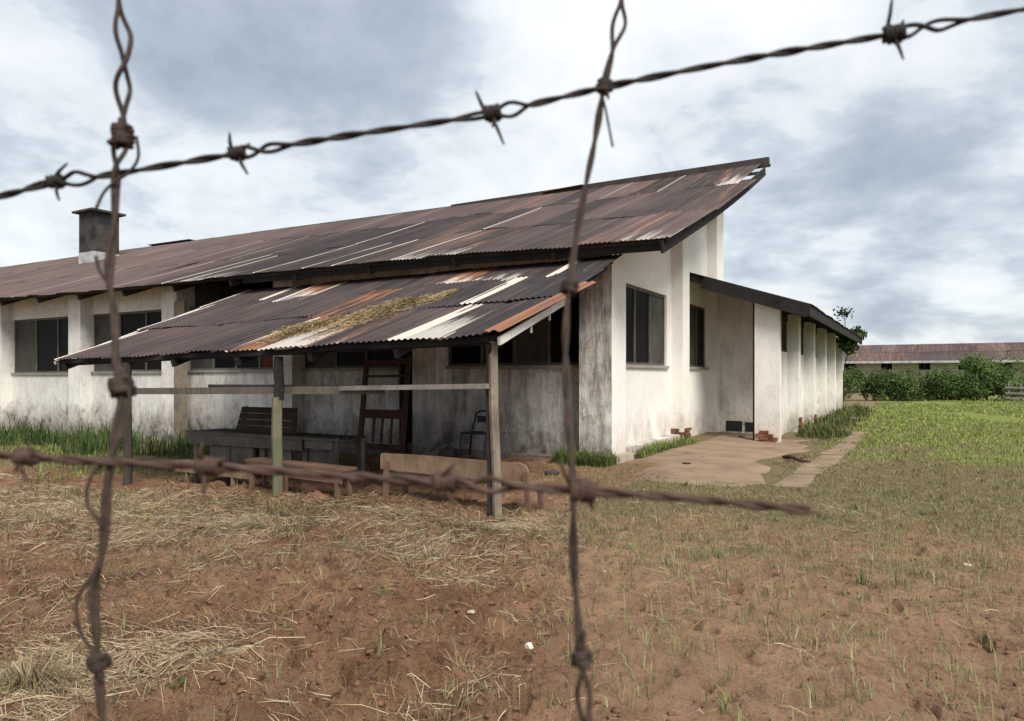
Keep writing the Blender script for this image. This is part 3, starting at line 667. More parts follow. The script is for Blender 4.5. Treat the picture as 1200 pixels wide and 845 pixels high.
rl = MB(); a, b = at_y(140, 458.5, 6.56), at_y(452, 457, 6.50); rl.bar(a, b, .045, .095); rl.build('rail', M_RAIL, LT)
rl = MB(); a, b = at_y(400, 455, 6.46), at_y(572, 452.5, 6.36); rl.bar(a, b, .06, .055); rl.build('rail', M_GREYWOOD, LT)
rl = MB(); a, b = at_y(246, 453, 6.62), at_y(417, 454, 6.60); rl.bar(a, b, .06, .06); rl.build('rail', M_DARKWOOD, LT)
rl = MB(); rl.bar(lt(0, .03, -.12), lt(1, .03, -.11), .05, .06); rl.build('eave_beam', M_BLACKWOOD, LT)
# small scraps hanging from the right edge
for b_ in (.2, .33, .46): m = MB(); q = lt(1.0, b_, -.12); m.bar(q, q + Vector((0, 0, -.10)), .02, .02, (1, 0, 0)); m.build('hanging_hook', M_WHITEWOOD, LT)

# ------------------------------------------------------------------ things under the lean-to
def gzf(x, y): return float(gz(np.array([x]), np.array([y]))[0])
T = thing('work_table', 'long low grey wooden work table under the lean-to, dark crate panel on top', 'table', (-9.4, 8.3, -.12))
tz = .52
mb = MB()
for k in range(4): rough_box(mb, -11.2, -7.75, 8.0 + k * .2, 8.192 + k * .2, tz - .035, tz + rs.uniform(-.004, .006), .006)
for k in range(4):
    m = MB(); rough_box(m, -11.25 + rs.uniform(0, .04), -7.75 + rs.uniform(-.04, .04), 8.0 + k * .2, 8.19 + k * .2, tz - .035, tz + rs.uniform(-.003, .006), .005); m.build('plank', M_DARKWOOD if k else M_TABLEWOOD, T)
m = MB(); rough_box(m, -11.2, -8.4, 8.02, 8.05, tz - .21, tz - .04, .006); m.build('apron_board', M_TABLEWOOD, T)
m = MB(); rough_box(m, -8.36, -7.78, 8.03, 8.06, tz - .16, tz - .045, .006); m.build('apron_board', M_GREYWOOD, T)
for x in (-11.1, -10.25, -9.4, -8.42, -7.85):
    for y in (8.1, 8.72): m = MB(); rough_box(m, x - .05, x + .05, y, y + .09, -.4, tz - .036, .006); m.build('leg', M_TABLEWOOD, T)
for x0, x1 in ((-10.72, -10.3), (-10.2, -9.62), (-9.28, -8.75), (-8.33, -7.9)): m = MB(); rough_box(m, x0, x1, 8.12, 8.15, -.25, tz - .21, .008); m.build('panel_board', M_TABLEWOOD, T)

cr0, cr1 = at_y(277, 512, 8.3), at_y(346, 512, 8.3)
CR = thing('slatted_panel', 'dark brown slatted panel leaning on top of the grey work table', 'wooden panel', (cr0.x, 8.3, tz))
for k in range(4):
    m = MB(); zz = tz + .02 + k * .105; yy = 8.28 + k * .025; xl = cr0.x + k * .012
    m.hexa([(xl, yy, zz), (cr1.x + .02 - k * .02, yy, zz), (cr1.x + .02 - k * .02, yy + .03, zz), (xl, yy + .03, zz), (xl + .01, yy + .022, zz + .101), (cr1.x - k * .02, yy + .022, zz + .097 + k * .004), (cr1.x - k * .02, yy + .052, zz + .097), (xl + .01, yy + .052, zz + .097)]); m.build('slat', M_PANELWOOD, CR)
for x in (cr0.x + .1, cr1.x - .12): m = MB(); m.bar((x, 8.33, tz + .01), (x, 8.43, tz + .44), .05, .03, (0, 1, 0)); m.build('batten', M_BROWN, CR)

def bench(name, label, a, b, zt, depth, apron, mat, legs, back=False, legw=.06, splay=.04, cat='bench', ground=None):
    a, b = Vector(a), Vector(b); mid = (a + b) / 2; g = gzf(mid.x, mid.y)
    t = thing(name, label, cat, (mid.x, mid.y, g)); u = (b - a).normalized(); n = Vector((-u.y, u.x, 0))
    m = MB(); m.bar(a + n * depth / 2 + Vector((0, 0, zt)), b + n * depth / 2 + Vector((0, 0, zt - .01)), depth, .035); m.build('seat', mat, t)
    m = MB(); m.bar(a + n * .02 + u * .03 + Vector((0, 0, zt - .02 - apron / 2)), b + n * .02 - u * .03 + Vector((0, 0, zt - .03 - apron / 2)), .025, apron); m.build('apron_board', mat, t)
    m = MB(); m.bar(a + n * (depth - .03) + u * .03 + Vector((0, 0, zt - .02 - apron / 2)), b + n * (depth - .03) - u * .03 + Vector((0, 0, zt - .03 - apron / 2)), .025, apron); m.build('apron_board', mat, t)
    for s in legs:
        p = a + u * s
        for k, off in ((-1, .055), (1, depth - .055)):
            q = p + n * off; m = MB(); zg = gzf(q.x, q.y) - .04
            m.bar(q + n * k * splay + u * (splay if s > (b - a).length / 2 else -splay) + Vector((0, 0, zg)), q + Vector((0, 0, zt - .02)), legw, legw * .7, (u.x, u.y, 0)); m.build('leg', mat, t)
    return t
a, b = at_y(287, 560, 6.66), at_y(401, 560, 6.58)
bench('wooden_bench', 'reddish brown plank bench behind the mossy green post', (a.x, a.y, 0), (b.x, b.y, 0), .33, .26, .15, M_REDWOOD, (.15, (b - a).length - .14))
a, b = at_y(203, 560, 6.9), at_y(300, 560, 6.9)
bench('wooden_bench', 'low pale weathered bench left of the red brown bench', (a.x, a.y, 0), (b.x, b.y, 0), .165, .24, .12, M_TANWOOD, (.3, (b - a).length - .55), legw=.05)
a, b = at_y(447, 560, 6.72), at_y(617, 560, 6.66)
RB = thing('school_bench', 'tan wooden school bench with one wide rounded backboard behind the split post', 'bench', ((a.x + b.x) / 2, 6.7, gzf((a.x + b.x) / 2, 6.7)))
m = MB(); n_ = 9; L0 = b.x - a.x; pf = []
top = [(0, .535), (.02, .55)] + [(L0 * t, .552 + .008 * math.sin(t * 5)) for t in (.2, .4, .6, .8)] + [(L0 - .12, .55), (L0 - .05, .53), (L0 - .015, .49), (L0, .44)]
bot = [(L0, .35), (L0 * .5, .345), (0, .36)]
pts = top + bot; N = len(pts)
vs = [(a.x + x, 6.70, z) for x, z in pts] + [(a.x + x, 6.73, z) for x, z in pts]
m.add(vs, [tuple(reversed(range(N))) if False else tuple(range(N - 1, -1, -1)), tuple(range(N, 2 * N))] + [(i, (i + 1) % N, N + (i + 1) % N, N + i) for i in range(N)]); m.build('backboard', M_TANWOOD, RB)
m = MB(); m.bar((a.x + .05, 6.92, .30), (b.x - .05, 6.92, .29), .26, .03); m.build('seat', M_TANWOOD, RB)
for s, dx in ((.12, -.02), (L0 - .02, .05)):
    m = MB(); m.bar((a.x + s + dx, 6.67, -.1), (a.x + s - .01, 6.69, .46), .055, .05, (0, 1, 0)); m.build('leg', M_REDWOOD, RB)
    m = MB(); m.bar((a.x + s, 7.05, -.15), (a.x + s, 7.02, .285), .055, .05, (0, 1, 0)); m.build('leg', M_REDWOOD, RB)

# tall wooden frame leaning on the wall
TF = thing('leaning_rack', 'tall brown wooden frame with cross boards leaning against the wall', 'frame', (-9.6, 11.1, 0))
fl, fr = at_y(421, 540, 11.0), at_y(471, 540, 11.0); fl2, fr2 = at_y(430, 420, 11.45), at_y(479, 418, 11.45)
fl.z = fr.z = -.05
for p, q in ((fl, fl2), (fr, fr2)): m = MB(); m.bar(p, q, .10, .06, (0, 1, 0)); m.build('stile', M_BROWN, TF)
def mixp(t): return fl.lerp(fl2, t), fr.lerp(fr2, t)
for t, h in ((.06, .12), (.40, .18), (.68, .07), (.80, .05), (.95, .10)):
    p, q = mixp(t); m = MB(); p = p + Vector((0, -.035, 0)); q = q + Vector((0, -.035, 0)); m.bar(p, q, .03, h); m.build('cross_board', M_BROWN, TF)
for s in (.3, .5, .72): p1, q1 = mixp(.1); p2, q2 = mixp(.37); m = MB(); m.bar(p1.lerp(q1, s), p2.lerp(q2, s), .05, .025, (0, 1, 0)); m.build('slat', M_BROWN, TF)

# black metal chair behind the right post
c0 = at_y(556, 545, 11.15); CHR = thing('metal_chair', 'black tubular chair back standing by the wall behind the split post', 'chair', (c0.x, 11.0, 0))
x0, x1 = at_y(552, 500, 11.2).x, at_y(584, 500, 11.2).x
m = MB(); m.tube([(x0, 11.15, 0.0), (x0 + .02, 11.2, .45), (x0 + .06, 11.3, .78), (x0 + .14, 11.32, .83), (x1 - .14, 11.32, .83), (x1 - .06, 11.3, .78), (x1 - .02, 11.2, .45), (x1, 11.15, 0)], .02, 7); m.build('back_frame', M_BLACK, CHR, True)
m = MB(); m.box(x0 + .03, x1 - .03, 10.80, 11.18, .43, .46); m.build('seat', M_BLACK, CHR)
for x in (x0 + .03, x1 - .03): m = MB(); m.tube([(x, 10.82, .43), (x, 10.76, .0)], .016, 6); m.build('leg', M_BLACK, CHR)
m = MB(); m.box(x0 + .1, x1 - .1, 11.27, 11.29, .62, .74); m.build('back_slat', M_BLACK, CHR)

# ------------------------------------------------------------------ far building, hedge, fence
FB = thing('far_building', 'long low beige building with rusty red roof behind the hedge', 'building', (12, 66.4, 0))
FY0 = 66.4
mb = MB(); mb.box(-16, 42, FY0, FY0 + .25, -.6, 1.95); mb.box(-16, 42, FY0, FY0 + .25, 2.55, 2.9)
wx = [-15.5 + 2.72 * k for k in range(21)]; wx = [-4.95 + 2.72 * k for k in range(-3, 17)]
edges = [-16] + [e for x in wx for e in (x - .4, x + .4)] + [42]
for k in range(0, len(edges), 2): mb.box(edges[k], edges[k + 1], FY0, FY0 + .25, 1.95, 2.55)
mb.box(-16, 42, FY0 + 9, FY0 + 9.2, -.5, 2.7); mb.box(-16.2, -16, FY0, FY0 + 9, -.5, 2.9); mb.box(42, 42.2, FY0, FY0 + 9, -.5, 2.9); mb.build('wall', M_FAR, FB, stain=.25)
for x in wx:
    m = MB(); m.box(x - .4, x + .4, FY0 + .12, FY0 + .15, 1.95, 2.0); m.box(x - .4, x + .4, FY0 + .12, FY0 + .15, 2.5, 2.55); m.box(x - .02, x + .02, FY0 + .12, FY0 + .15, 2.0, 2.5); wo = m.build('window', M_FRAME, FB)
    m = MB(); m.box(x - .4, x + .4, FY0 + .17, FY0 + .18, 1.96, 2.54); m.build('pane', M_PANE, wo)
m = MB()
for x in np.arange(-16, 42.1, 2.9): m.bar((x, FY0 - .9, 2.62), (x, FY0 + 4.6, 4.05), .08, .12)
FR = m.build('roof', M_DARKWOOD, FB)
def far_mesh():
    mb = MB(); n = 24
    for y in (0, 1):
        for k in range(n + 1): mb.v.append((k / n, y, .02 * math.sin(k * math.pi / 2)))
    for k in range(n): mb.f.append((k, k + 1, k + n + 2, k + n + 1)); mb.m.append(0)
    return mb.mesh('corrugated_sheet', M_SHEET, True)
FM = far_mesh()
for i in range(60):
    x = -16.5 + i * .99
    for j, (t0, t1) in enumerate(((0, .52), (.5, 1.0))):
        pz = lambda t: Vector((0, FY0 - 1.0 + 5.6 * t, 2.68 + 1.52 * t))
        put_sheet(FR, Vector((x, 0, 0)) + pz(t0), Vector((x + 1.02, 0, 0)) + pz(t0), Vector((x, 0, 0)) + pz(t1), .02 * j, dict(tone=rs.uniform(.3, .9), rust=rs.choice((.2, .3, .36, .40, .42))), FM)
m = MB(); m.hexa([(-16.5, FY0 + 4.6, 4.19), (42.9, FY0 + 4.6, 4.19), (42.9, FY0 + 10, 2.75), (-16.5, FY0 + 10, 2.75), (-16.5, FY0 + 4.6, 4.21), (42.9, FY0 + 4.6, 4.21), (42.9, FY0 + 10, 2.78), (-16.5, FY0 + 10, 2.78)]); m.build('rear_slope', M_DARKWOOD, FB)
m = MB(); m.box(-16.5, 42.9, FY0 - 1.03, FY0 - .98, 2.50, 2.68); m.build('gutter', M_FLASH, FB)

# --- leaf and blade builders
def blades_mesh(name, base, h, w, az, lean, curl, col, mat, segs=2, tipcol=None):
    """base (n,3); each blade a bent strip of two quads' width tapering to a point"""
    n = len(base); dx, dy = np.cos(az), np.sin(az); px, py = -dy, dx
    lv = [0, .5, 1.0]
    V = np.zeros((n, 5, 3), np.float32)
    for k, t in enumerate(lv):
        bend = lean * t + curl * t * t
        cx = base[:, 0] + dx * h * np.sin(bend) * t; cy = base[:, 1] + dy * h * np.sin(bend) * t; cz = base[:, 2] + h * np.cos(np.minimum(bend, 2.2)) * t
        if k < 2:
            ww = w * (1 if k == 0 else .75) / 2
            V[:, 2 * k] = np.stack([cx - px * ww, cy - py * ww, cz], -1); V[:, 2 * k + 1] = np.stack([cx + px * ww, cy + py * ww, cz], -1)
        else: V[:, 4] = np.stack([cx, cy, cz], -1)
    off = (np.arange(n) * 5)[:, None]
    T3 = np.concatenate([off + np.array([0, 1, 3]), off + np.array([0, 3, 2]), off + np.array([2, 3, 4])], 0)
    me = np_mesh(name, V.reshape(-1, 3), T3)
    c = np.repeat(col[:, None, :], 5, 1).astype(np.float32)
    if tipcol is not None: c[:, 4] = tipcol; c[:, 2:4] = (c[:, 2:4] + tipcol[:, None]) / 2
    c = np.concatenate([c, np.ones((n, 5, 1), np.float32)], -1)
    at = me.color_attributes.new('tint', 'FLOAT_COLOR', 'POINT'); at.data.foreach_set('color', c.ravel()); me.materials.append(mat)
    return me
def pick(cols, n, jit=.25):
    cols = np.array(cols); c = cols[rng.integers(0, len(cols), n)]
    return c * (1 + rng.uniform(-jit, jit, (n, 1)))
GREEN = [(.085, .12, .035), (.10, .13, .045), (.065, .095, .03), (.13, .145, .055)]
YELL = [(.24, .20, .08), (.20, .18, .075), (.30, .25, .13)]
STRAW = [(.34, .26, .155), (.26, .19, .115), (.42, .34, .22), (.19, .135, .085), (.30, .245, .165), (.15, .10, .065)]
LUSH = [(.19, .275, .05), (.25, .33, .062), (.15, .22, .045), (.30, .35, .085), (.24, .23, .10), (.20, .17, .09)]
def leaf_mesh(name, P, Nrm, size, col, mat, aspect=.5):
    n = len(P); t = rng.normal(size=(n, 3)); t -= Nrm * (t * Nrm).sum(1, keepdims=True); t /= np.linalg.norm(t, axis=1, keepdims=True) + 1e-9
    s = np.cross(Nrm, t); sz = size[:, None]
    V = np.stack([P - t * sz * .5, P + s * sz * aspect * .5 + Nrm * sz * .08, P + t * sz * .5, P - s * sz * aspect * .5 + Nrm * sz * .08], 1)
    off = (np.arange(n) * 4)[:, None]
    f = np.concatenate([off + np.array([0, 1, 2]), off + np.array([0, 2, 3])], 0)
    me = np_mesh(name, V.reshape(-1, 3), f); c = np.concatenate([np.repeat(col[:, None, :], 4, 1), np.ones((n, 4, 1))], -1).astype(np.float32)
    at = me.color_attributes.new('tint', 'FLOAT_COLOR', 'POINT'); at.data.foreach_set('color', c.ravel()); me.materials.append(mat); return me
def link_mesh(name, me, parent=None, world=None):
    o = bpy.data.objects.new(name, me); return link(o, parent, world)

def bush(loc, rx, ry, h, n, size, cols, label, cat='bush', group=None, nm='hedge_bush', lumps=14):
    t = thing(nm, label, cat, loc, 0, group)
    C = rng.uniform(-1, 1, (lumps, 3)) * np.array([rx * .7, ry * .6, h * .32]) + np.array([0, 0, h * .52]); rad = rng.uniform(.28, .5, lumps) * min(rx, h) 
    k = rng.integers(0, lumps, n); dv = rng.normal(size=(n, 3)); dv /= np.linalg.norm(dv, axis=1, keepdims=True)
    P = C[k] + dv * (rad[k] * rng.uniform(.55, 1.08, n))[:, None]; P[:, 2] = np.abs(P[:, 2]) * .98 + .02
    nr = dv + rng.normal(size=(n, 3)) * .7 + np.array([0, 0, .5]); nr /= np.linalg.norm(nr, axis=1, keepdims=True)
    lump_tone = rng.uniform(.7, 1.25, lumps)
    me = leaf_mesh('foliage', P + np.array(loc), nr, rng.uniform(.7, 1.3, n) * size, pick(cols, n) * lump_tone[k][:, None], M_LEAF)
    link_mesh('foliage', me, t)
    sm = MB()
    for q in range(5): c = C[q % lumps]; sm.tube([(loc[0] + c[0] * .15, loc[1] + c[1] * .15, loc[2] - .1), (loc[0] + c[0] * .5, loc[1] + c[1] * .5, loc[2] + c[2] * .5), (loc[0] + c[0], loc[1] + c[1], loc[2] + c[2])], [.035, .025, .012], 5)
    sm.build('stem', M_DARKWOOD, t); return t
HG = [(.065, .11, .03), (.09, .14, .04), (.045, .075, .022), (.12, .165, .05)]
hl = ['dark green hedge bush at the corner of the annex', 'rounded hedge bush under the first small window of the far building', 'low hedge bush with a pale gap at its foot', 'hedge bush under the second window of the far building', 'wide hedge bush between the low hedge and the tall shrub', 'hedge bush just left of the tall shrub']
for k, (u, hh, rr) in enumerate(((984, 1.75, 1.3), (1018, 1.85, 1.4), (1048, 1.65, 1.3), (1080, 1.8, 1.45), (1108, 2.0, 1.5), (1132, 1.7, 1.3))):
    p = at_d(u, 470, 42 + .3 * math.sin(k * 2)); bush((p.x, p.y, 0), rr, .9, hh, 3400, .15, HG, hl[k], 'hedge', 'bushes of the hedge before the far building')
p = at_d(1160, 470, 42); bush((p.x, p.y, 0), 1.65, 1.3, 2.85, 5200, .17, [(.09, .15, .04), (.125, .185, .055), (.06, .10, .03)], 'tall bright shrub at the right end of the hedge', 'shrub', None, 'shrub', 20)
p = at_d(1196, 468, 43); bush((p.x + 1.2, p.y + 3, 0), 1.6, 1.2, 1.7, 2600, .16, HG, 'dark bush behind the stacked timber at the right edge', 'bush', None, 'bush')
# stacked timber / rail fence at the right edge
p = at_d(1180, 466, 40.5); FE = thing('timber_fence', 'rough grey timber rail fence beside the tall shrub', 'fence', (p.x + .8, p.y, 0))
for k in range(5): x = p.x + .05 + k * .55; m = MB(); rough_box(m, x, x + .1, p.y, p.y + .1, -.2, 1.15 - .1 * (k % 2), .03); m.build('post', M_GREYWOOD, FE)
for z in (.2, .5, .82): m = MB(); m.bar((p.x - .1, p.y - .04, z), (p.x + 2.5, p.y - .06, z + rs.uniform(-.08, .08)), .05, .11); m.build('rail', M_GREYWOOD, FE)

# creeper growing on the far end of the annex roof
CRP = thing('creeper', 'leafy creeper growing over the far end of the annex eave', 'plant', (-2.3, 32.6, 0))
n = 850; k = rng.integers(0, 6, n)
cc0 = np.array([(-2.15, 30.6, 2.75), (-2.1, 31.6, 2.55), (-2.05, 32.6, 2.9), (-1.9, 33.4, 3.1), (-1.95, 33.8, 3.15), (-2.1, 32.4, 2.6)])
dv = rng.normal(size=(n, 3)); dv /= np.linalg.norm(dv, axis=1, keepdims=True)
P = cc0[k] + dv * (rng.uniform(.08, .36, n))[:, None] - np.array([.30, 0, -.12]); nr = dv + rng.normal(size=(n, 3)) * .5; nr /= np.linalg.norm(nr, axis=1, keepdims=True)
link_mesh('foliage', leaf_mesh('foliage', P, nr, rng.uniform(.12, .24, n), pick([(.03, .05, .018), (.05, .08, .025), (.07, .105, .03)], n), M_LEAF, .6), CRP)
m = MB(); s0 = at_d(990, 394, 30); s1 = at_d(989, 366, 30); m.tube([(-2.70, 32.5, 0), (-2.68, 32.4, 1.6), (-2.5, 32.3, 2.5), tuple(s0)], .02, 5); m.tube([tuple(s0), tuple((s0 + s1) / 2 + Vector((.03, 0, 0))), tuple(s1)], .016, 5); m.build('stem', M_DARKWOOD, CRP)
n = 90; P = np.concatenate([np.array(s1) + rng.normal(size=(n // 2, 3)) * .12 + np.array([.12, .07, -.02]), np.array(s1) + rng.normal(size=(n // 2, 3)) * .11 - np.array([.17, .1, .02])]); nr = rng.normal(size=(len(P), 3)); nr /= np.linalg.norm(nr, axis=1, keepdims=True)
link_mesh('leaf_tuft', leaf_mesh('leaf_tuft', P, nr, rng.uniform(.12, .2, len(P)), pick([(.03, .045, .02)], len(P)), M_LEAF, .6), CRP)

# ------------------------------------------------------------------ grass, straw and weeds (nobody could count them)
def scatter(n, dmin, dmax, half=.80, pw=1.0):
    u = rng.random(n); d = (dmin ** pw + u * (dmax ** pw - dmin ** pw)) ** (1 / pw)
    l = d * rng.uniform(-half, half, n); return FX * d + RX * l, FY * d + RY * l, d
def blocked(x, y):                                             # inside walls, apron, under the table
    b = (x < -4.4) & (y > 11.3) & (y < 20.5)
    b |= (x < -2.7) & (y > 17.2) & (y < 34)
    b |= (x > np.where(y > 11.8, -4.6, -3.75)) & (x < np.array([apron_edge(v) for v in np.ravel(y)]) + .08) & (y > 10.0 + .25 * np.sin(x * 5)) & (y < 18.9)
    return b
tt = np.clip(((pB - pA).normalized().x), -1, 1)
def onpath(x, y):
    rx, ry = x - pA.x, y - pA.y; t = rx * d_.x + ry * d_.y; s = abs(rx * d_.y - ry * d_.x); return (s < .12 + .08 * np.sin(t * 3.1)) & (t > 0) & (t < L)
d_ = (pB - pA).normalized()
def grass_object(name, label, n, dmin, dmax, maskf, hr, wr, cols, lean=(.1, .6), curl=(0, .9), pw=1.0, tip=None, half=.80, mat=None, clump=None):
    x, y, dd = scatter(n, dmin, dmax, half, pw)
    if clump: 
        f = fbm(x * clump[0], y * clump[0] + 7, 3); keep0 = f > clump[1]
    else: keep0 = np.ones(n, bool)
    gr, dry, lush, under, right = masks(x, y)
    keep = keep0 & (rng.random(n) < maskf(gr, dry, lush, under, right, x, y, dd)) & ~blocked(x, y) & ~onpath(x, y)
    x, y, dd = x[keep], y[keep], dd[keep]; n = len(x)
    z = gz(x, y) - .004
    h = rng.uniform(*hr, n) * (.7 + .6 * rng.random(n)); w = rng.uniform(*wr, n) * np.maximum(1, dd / 6)
    col = pick(cols, n); tp = pick(tip, n) if tip else None
    me = blades_mesh(name, np.stack([x, y, z], -1), h, w, rng.uniform(0, 2 * np.pi, n), rng.uniform(*lean, n), rng.uniform(*curl, n), col, mat or M_BLADE, tipcol=tp)
    o = link_mesh(name, me); tag(o, label, 'grass', kind='stuff'); return o
def tuft_object(name, label, n, dmin, dmax, maskf, per, hr, wr, cols, lean, curl, spread, pw=1.0, clump=None, tip=None, cat='grass', mat=None, sag=0.0):
    x, y, dd = scatter(n, dmin, dmax, .8, pw); gr, dry, lush, under, right = masks(x, y)
    keep = (rng.random(n) < maskf(gr, dry, lush, under, right, x, y, dd)) & ~blocked(x, y) & ~onpath(x, y)
    if clump: keep &= fbm(x * clump[0] + 31, y * clump[0] + 7, 3) > clump[1]
    x, y = x[keep], y[keep]; k = rng.integers(*per, len(x)); size = np.repeat(rng.uniform(.6, 1.25, len(x)), k); mainaz = np.repeat(rng.uniform(0, 6.3, len(x)), k); tone = np.repeat(rng.uniform(.72, 1.18, len(x)), k)
    x, y = np.repeat(x, k), np.repeat(y, k); n = len(x)
    a = np.where(rng.random(n) < .5, rng.uniform(0, 6.3, n), mainaz + rng.normal(size=n) * .7); r = np.abs(rng.normal(size=n)) * spread * size
    x = x + r * np.cos(a); y = y + r * np.sin(a); d_n = depth_lat(x, y)[0]
    me = blades_mesh(name, np.stack([x, y, gz(x, y) - .004], -1), rng.uniform(*hr, n) * size, rng.uniform(*wr, n) * np.maximum(1, d_n / 6), a, rng.uniform(*lean, n), rng.uniform(*curl, n), pick(cols, n) * tone[:, None], mat or M_BLADE, tipcol=pick(tip, n) if tip else None)
    o = link_mesh(name, me); tag(o, label, cat, kind='stuff'); return o
OLIVE = [(.175, .17, .075), (.235, .205, .105), (.15, .15, .062), (.29, .235, .145), (.21, .16, .10)]
SPROUT = [(.20, .24, .10), (.26, .27, .12), (.16, .20, .09), (.34, .31, .16), (.22, .25, .13)]
grass_object('short_grass', 'short brownish green grass over the right of the field', 270000, 4.4, 22, lambda g, d, l, u, r, x, y, dd: g * (1 - .55 * l) * np.clip(.55 + 1.1 * fbm(x * 1.7, y * 1.7, 3), .08, 1), (.025, .085), (.003, .0055), OLIVE + YELL[:2] + STRAW[:2], (.1, .9), (0, 1.0), pw=1.3, tip=YELL + OLIVE)
grass_object('short_grass', 'thin short olive grass where the field turns from soil to turf', 190000, 4.0, 12, lambda g, d, l, u, r, x, y, dd: r * np.clip(sstep(4.2, 7, dd) * .95 + 1.0 * fbm(x * 2.3, y * 2.3, 3), .03, 1), (.02, .07), (.0025, .004), OLIVE + SPROUT[:1] + STRAW[:2], (.1, .9), (0, 1.0), tip=YELL + OLIVE)
grass_object('lush_grass', 'bright green grass of the far meadow', 170000, 9, 46, lambda g, d, l, u, r, x, y, dd: l * (.25 + .75 * (x > -3)) * (fbm(x * .35 + 9, y * .35, 3) > -.28), (.04, .12), (.006, .010), LUSH + OLIVE[:2], pw=1.2, half=.78)
tuft_object('sparse_grass', 'thin pale green grass sprouts standing in the bare soil', 4600, 2.6, 9.5, lambda g, d, l, u, r, x, y, dd: (.10 + .75 * r) * (1 - .8 * g) * (1 - u), (1, 5), (.08, .20), (.0032, .0052), SPROUT + YELL[:1], (.0, .4), (.1, 1.1), .012, clump=(1.1, -.5), tip=SPROUT + YELL)
tuft_object('green_tufts', 'scattered low green tufts in the dry field', 1500, 5.2, 11, lambda g, d, l, u, r, x, y, dd: (.75 - .3 * r) * (1 - u), (8, 22), (.05, .15), (.003, .005), OLIVE + GREEN + SPROUT[:2], (.1, .9), (.1, 1.0), .04, clump=(.8, .05))
tuft_object('dry_tufts', 'withered tufts of mown grass on the red soil', 1700, 2.7, 10, lambda g, d, l, u, r, x, y, dd: np.clip(d * 1.25 + .04, 0, 1) * (1 - .5 * g), (8, 26), (.06, .20), (.0028, .005), STRAW + YELL[:2], (.8, 1.6), (.1, .9), .035, clump=(1.2, -.02))
def wallgrass(g, d, l, u, r, x, y, dd): return ((y > 8.9 + .5 * np.sin(x * 1.3)) & (y < 11.5) & (x < -11.9)).astype(float) * np.clip(.25 + 2.2 * fbm(x * 1.4, y * 1.4, 3), .04, 1)
grass_object('tall_grass', 'tall green weeds growing against the left front wall', 170000, 11, 34, wallgrass, (.16, .66), (.005, .008), [(.045, .075, .022), (.055, .095, .025), (.075, .12, .03), (.10, .13, .045), (.05, .08, .03)], (0, .35), (0, .8), half=.80)
def leftmid(g, d, l, u, r, x, y, dd): return ((y > 5.0 + .5 * np.sin(x)) & (y < 9.4) & (x < -6.8)).astype(float) * np.clip(sstep(6.2, 8.2, y) * .6 * (x < -12) - .02 + 1.3 * fbm(x * 1.1 + 5, y * 1.1, 3), 0, 1)
grass_object('meadow_grass', 'mid green grass strip left of the lean-to', 110000, 7, 26, leftmid, (.05, .17), (.005, .008), GREEN + LUSH[:2] + YELL[:1], half=.80)
def annexweeds(g, d, l, u, r, x, y, dd): return ((x > -2.8) & (x < -1.75 + .3 * np.sin(y * 2)) & (y > 18.6) & (y < 34)).astype(float) * np.clip(.25 + 2.6 * fbm(x * 1.6, y * 1.6, 3), .03, 1)
grass_object('wall_weeds', 'weeds along the foot of the annex wall', 160000, 15, 34, annexweeds, (.06, .46), (.005, .009), GREEN + YELL[:1] + [(.07, .11, .03), (.06, .07, .035)], half=.55)
def gableweeds(g, d, l, u, r, x, y, dd): return 1.0 * (((x > -4.66) & (x < -4.35 + .12 * np.sin(y * 5)) & (y > 12.3) & (y < 16.2)) | ((x > -5.6) & (x < -4.3) & (y > 10.9) & (y < 11.5)))
def scatter_rect(name, label, x0, x1, y0, y1, n, hr, wr, cols, lean=(0, .5), curl=(0, .9), dens=None):
    x = rng.uniform(x0, x1, n); y = rng.uniform(y0, y1, n)
    if dens is not None: k = fbm(x * 2.2, y * 2.2, 3) > dens; x, y = x[k], y[k]
    n = len(x); me = blades_mesh(name, np.stack([x, y, gz(x, y) - .01], -1), rng.uniform(*hr, n), rng.uniform(*wr, n), rng.uniform(0, 6.3, n), rng.uniform(*lean, n), rng.uniform(*curl, n), pick(cols, n), M_BLADE)
    o = link_mesh(name, me); tag(o, label, 'grass', kind='stuff'); return o
scatter_rect('wall_weeds', 'green weeds at the foot of the gable wall', -4.62, -4.28, 12.3, 15.9, 2600, (.08, .28), (.008, .014), LUSH + GREEN, dens=-.1)
scatter_rect('wall_weeds', 'green weeds under the grey corner buttress', -5.5, -4.45, 10.9, 11.5, 2200, (.10, .34), (.008, .014), GREEN + LUSH[2:3])
# straw lying flat
def straw_object(name, label, P, E, bow, wd, cols):
    """straws from P to E, bowed upward by bow at the middle"""
    n = len(P); d = E - P; up = np.array([0, 0, 1.0]); sd_ = np.cross(d, up); sd_ /= np.linalg.norm(sd_, axis=1, keepdims=True) + 1e-9
    M_ = (P + E) / 2 + bow + sd_ * (rng.normal(size=n) * .10 * np.linalg.norm(d, axis=1))[:, None]; w = wd[:, None] / 2; tl = up * w * .8
    V = np.stack([P - sd_ * w - tl, P + sd_ * w + tl, M_ - sd_ * w - tl, M_ + sd_ * w + tl, E], 1); off = (np.arange(n) * 5)[:, None]
    me = np_mesh(name, V.reshape(-1, 3), np.concatenate([off + np.array([0, 1, 3]), off + np.array([0, 3, 2]), off + np.array([2, 3, 4])], 0))
    c = np.concatenate([np.repeat(pick(cols, n, .3)[:, None, :], 5, 1), np.ones((n, 5, 1))], -1).astype(np.float32)
    at = me.color_attributes.new('tint', 'FLOAT_COLOR', 'POINT'); at.data.foreach_set('color', c.ravel()); me.materials.append(M_STRAW)
    o = link_mesh(name, me); tag(o, label, 'straw', kind='stuff'); return o
x, y, dd = scatter(260000, 2.5, 12.5, .8, 1.15)
gr, dry, lush, und, right = masks(x, y)
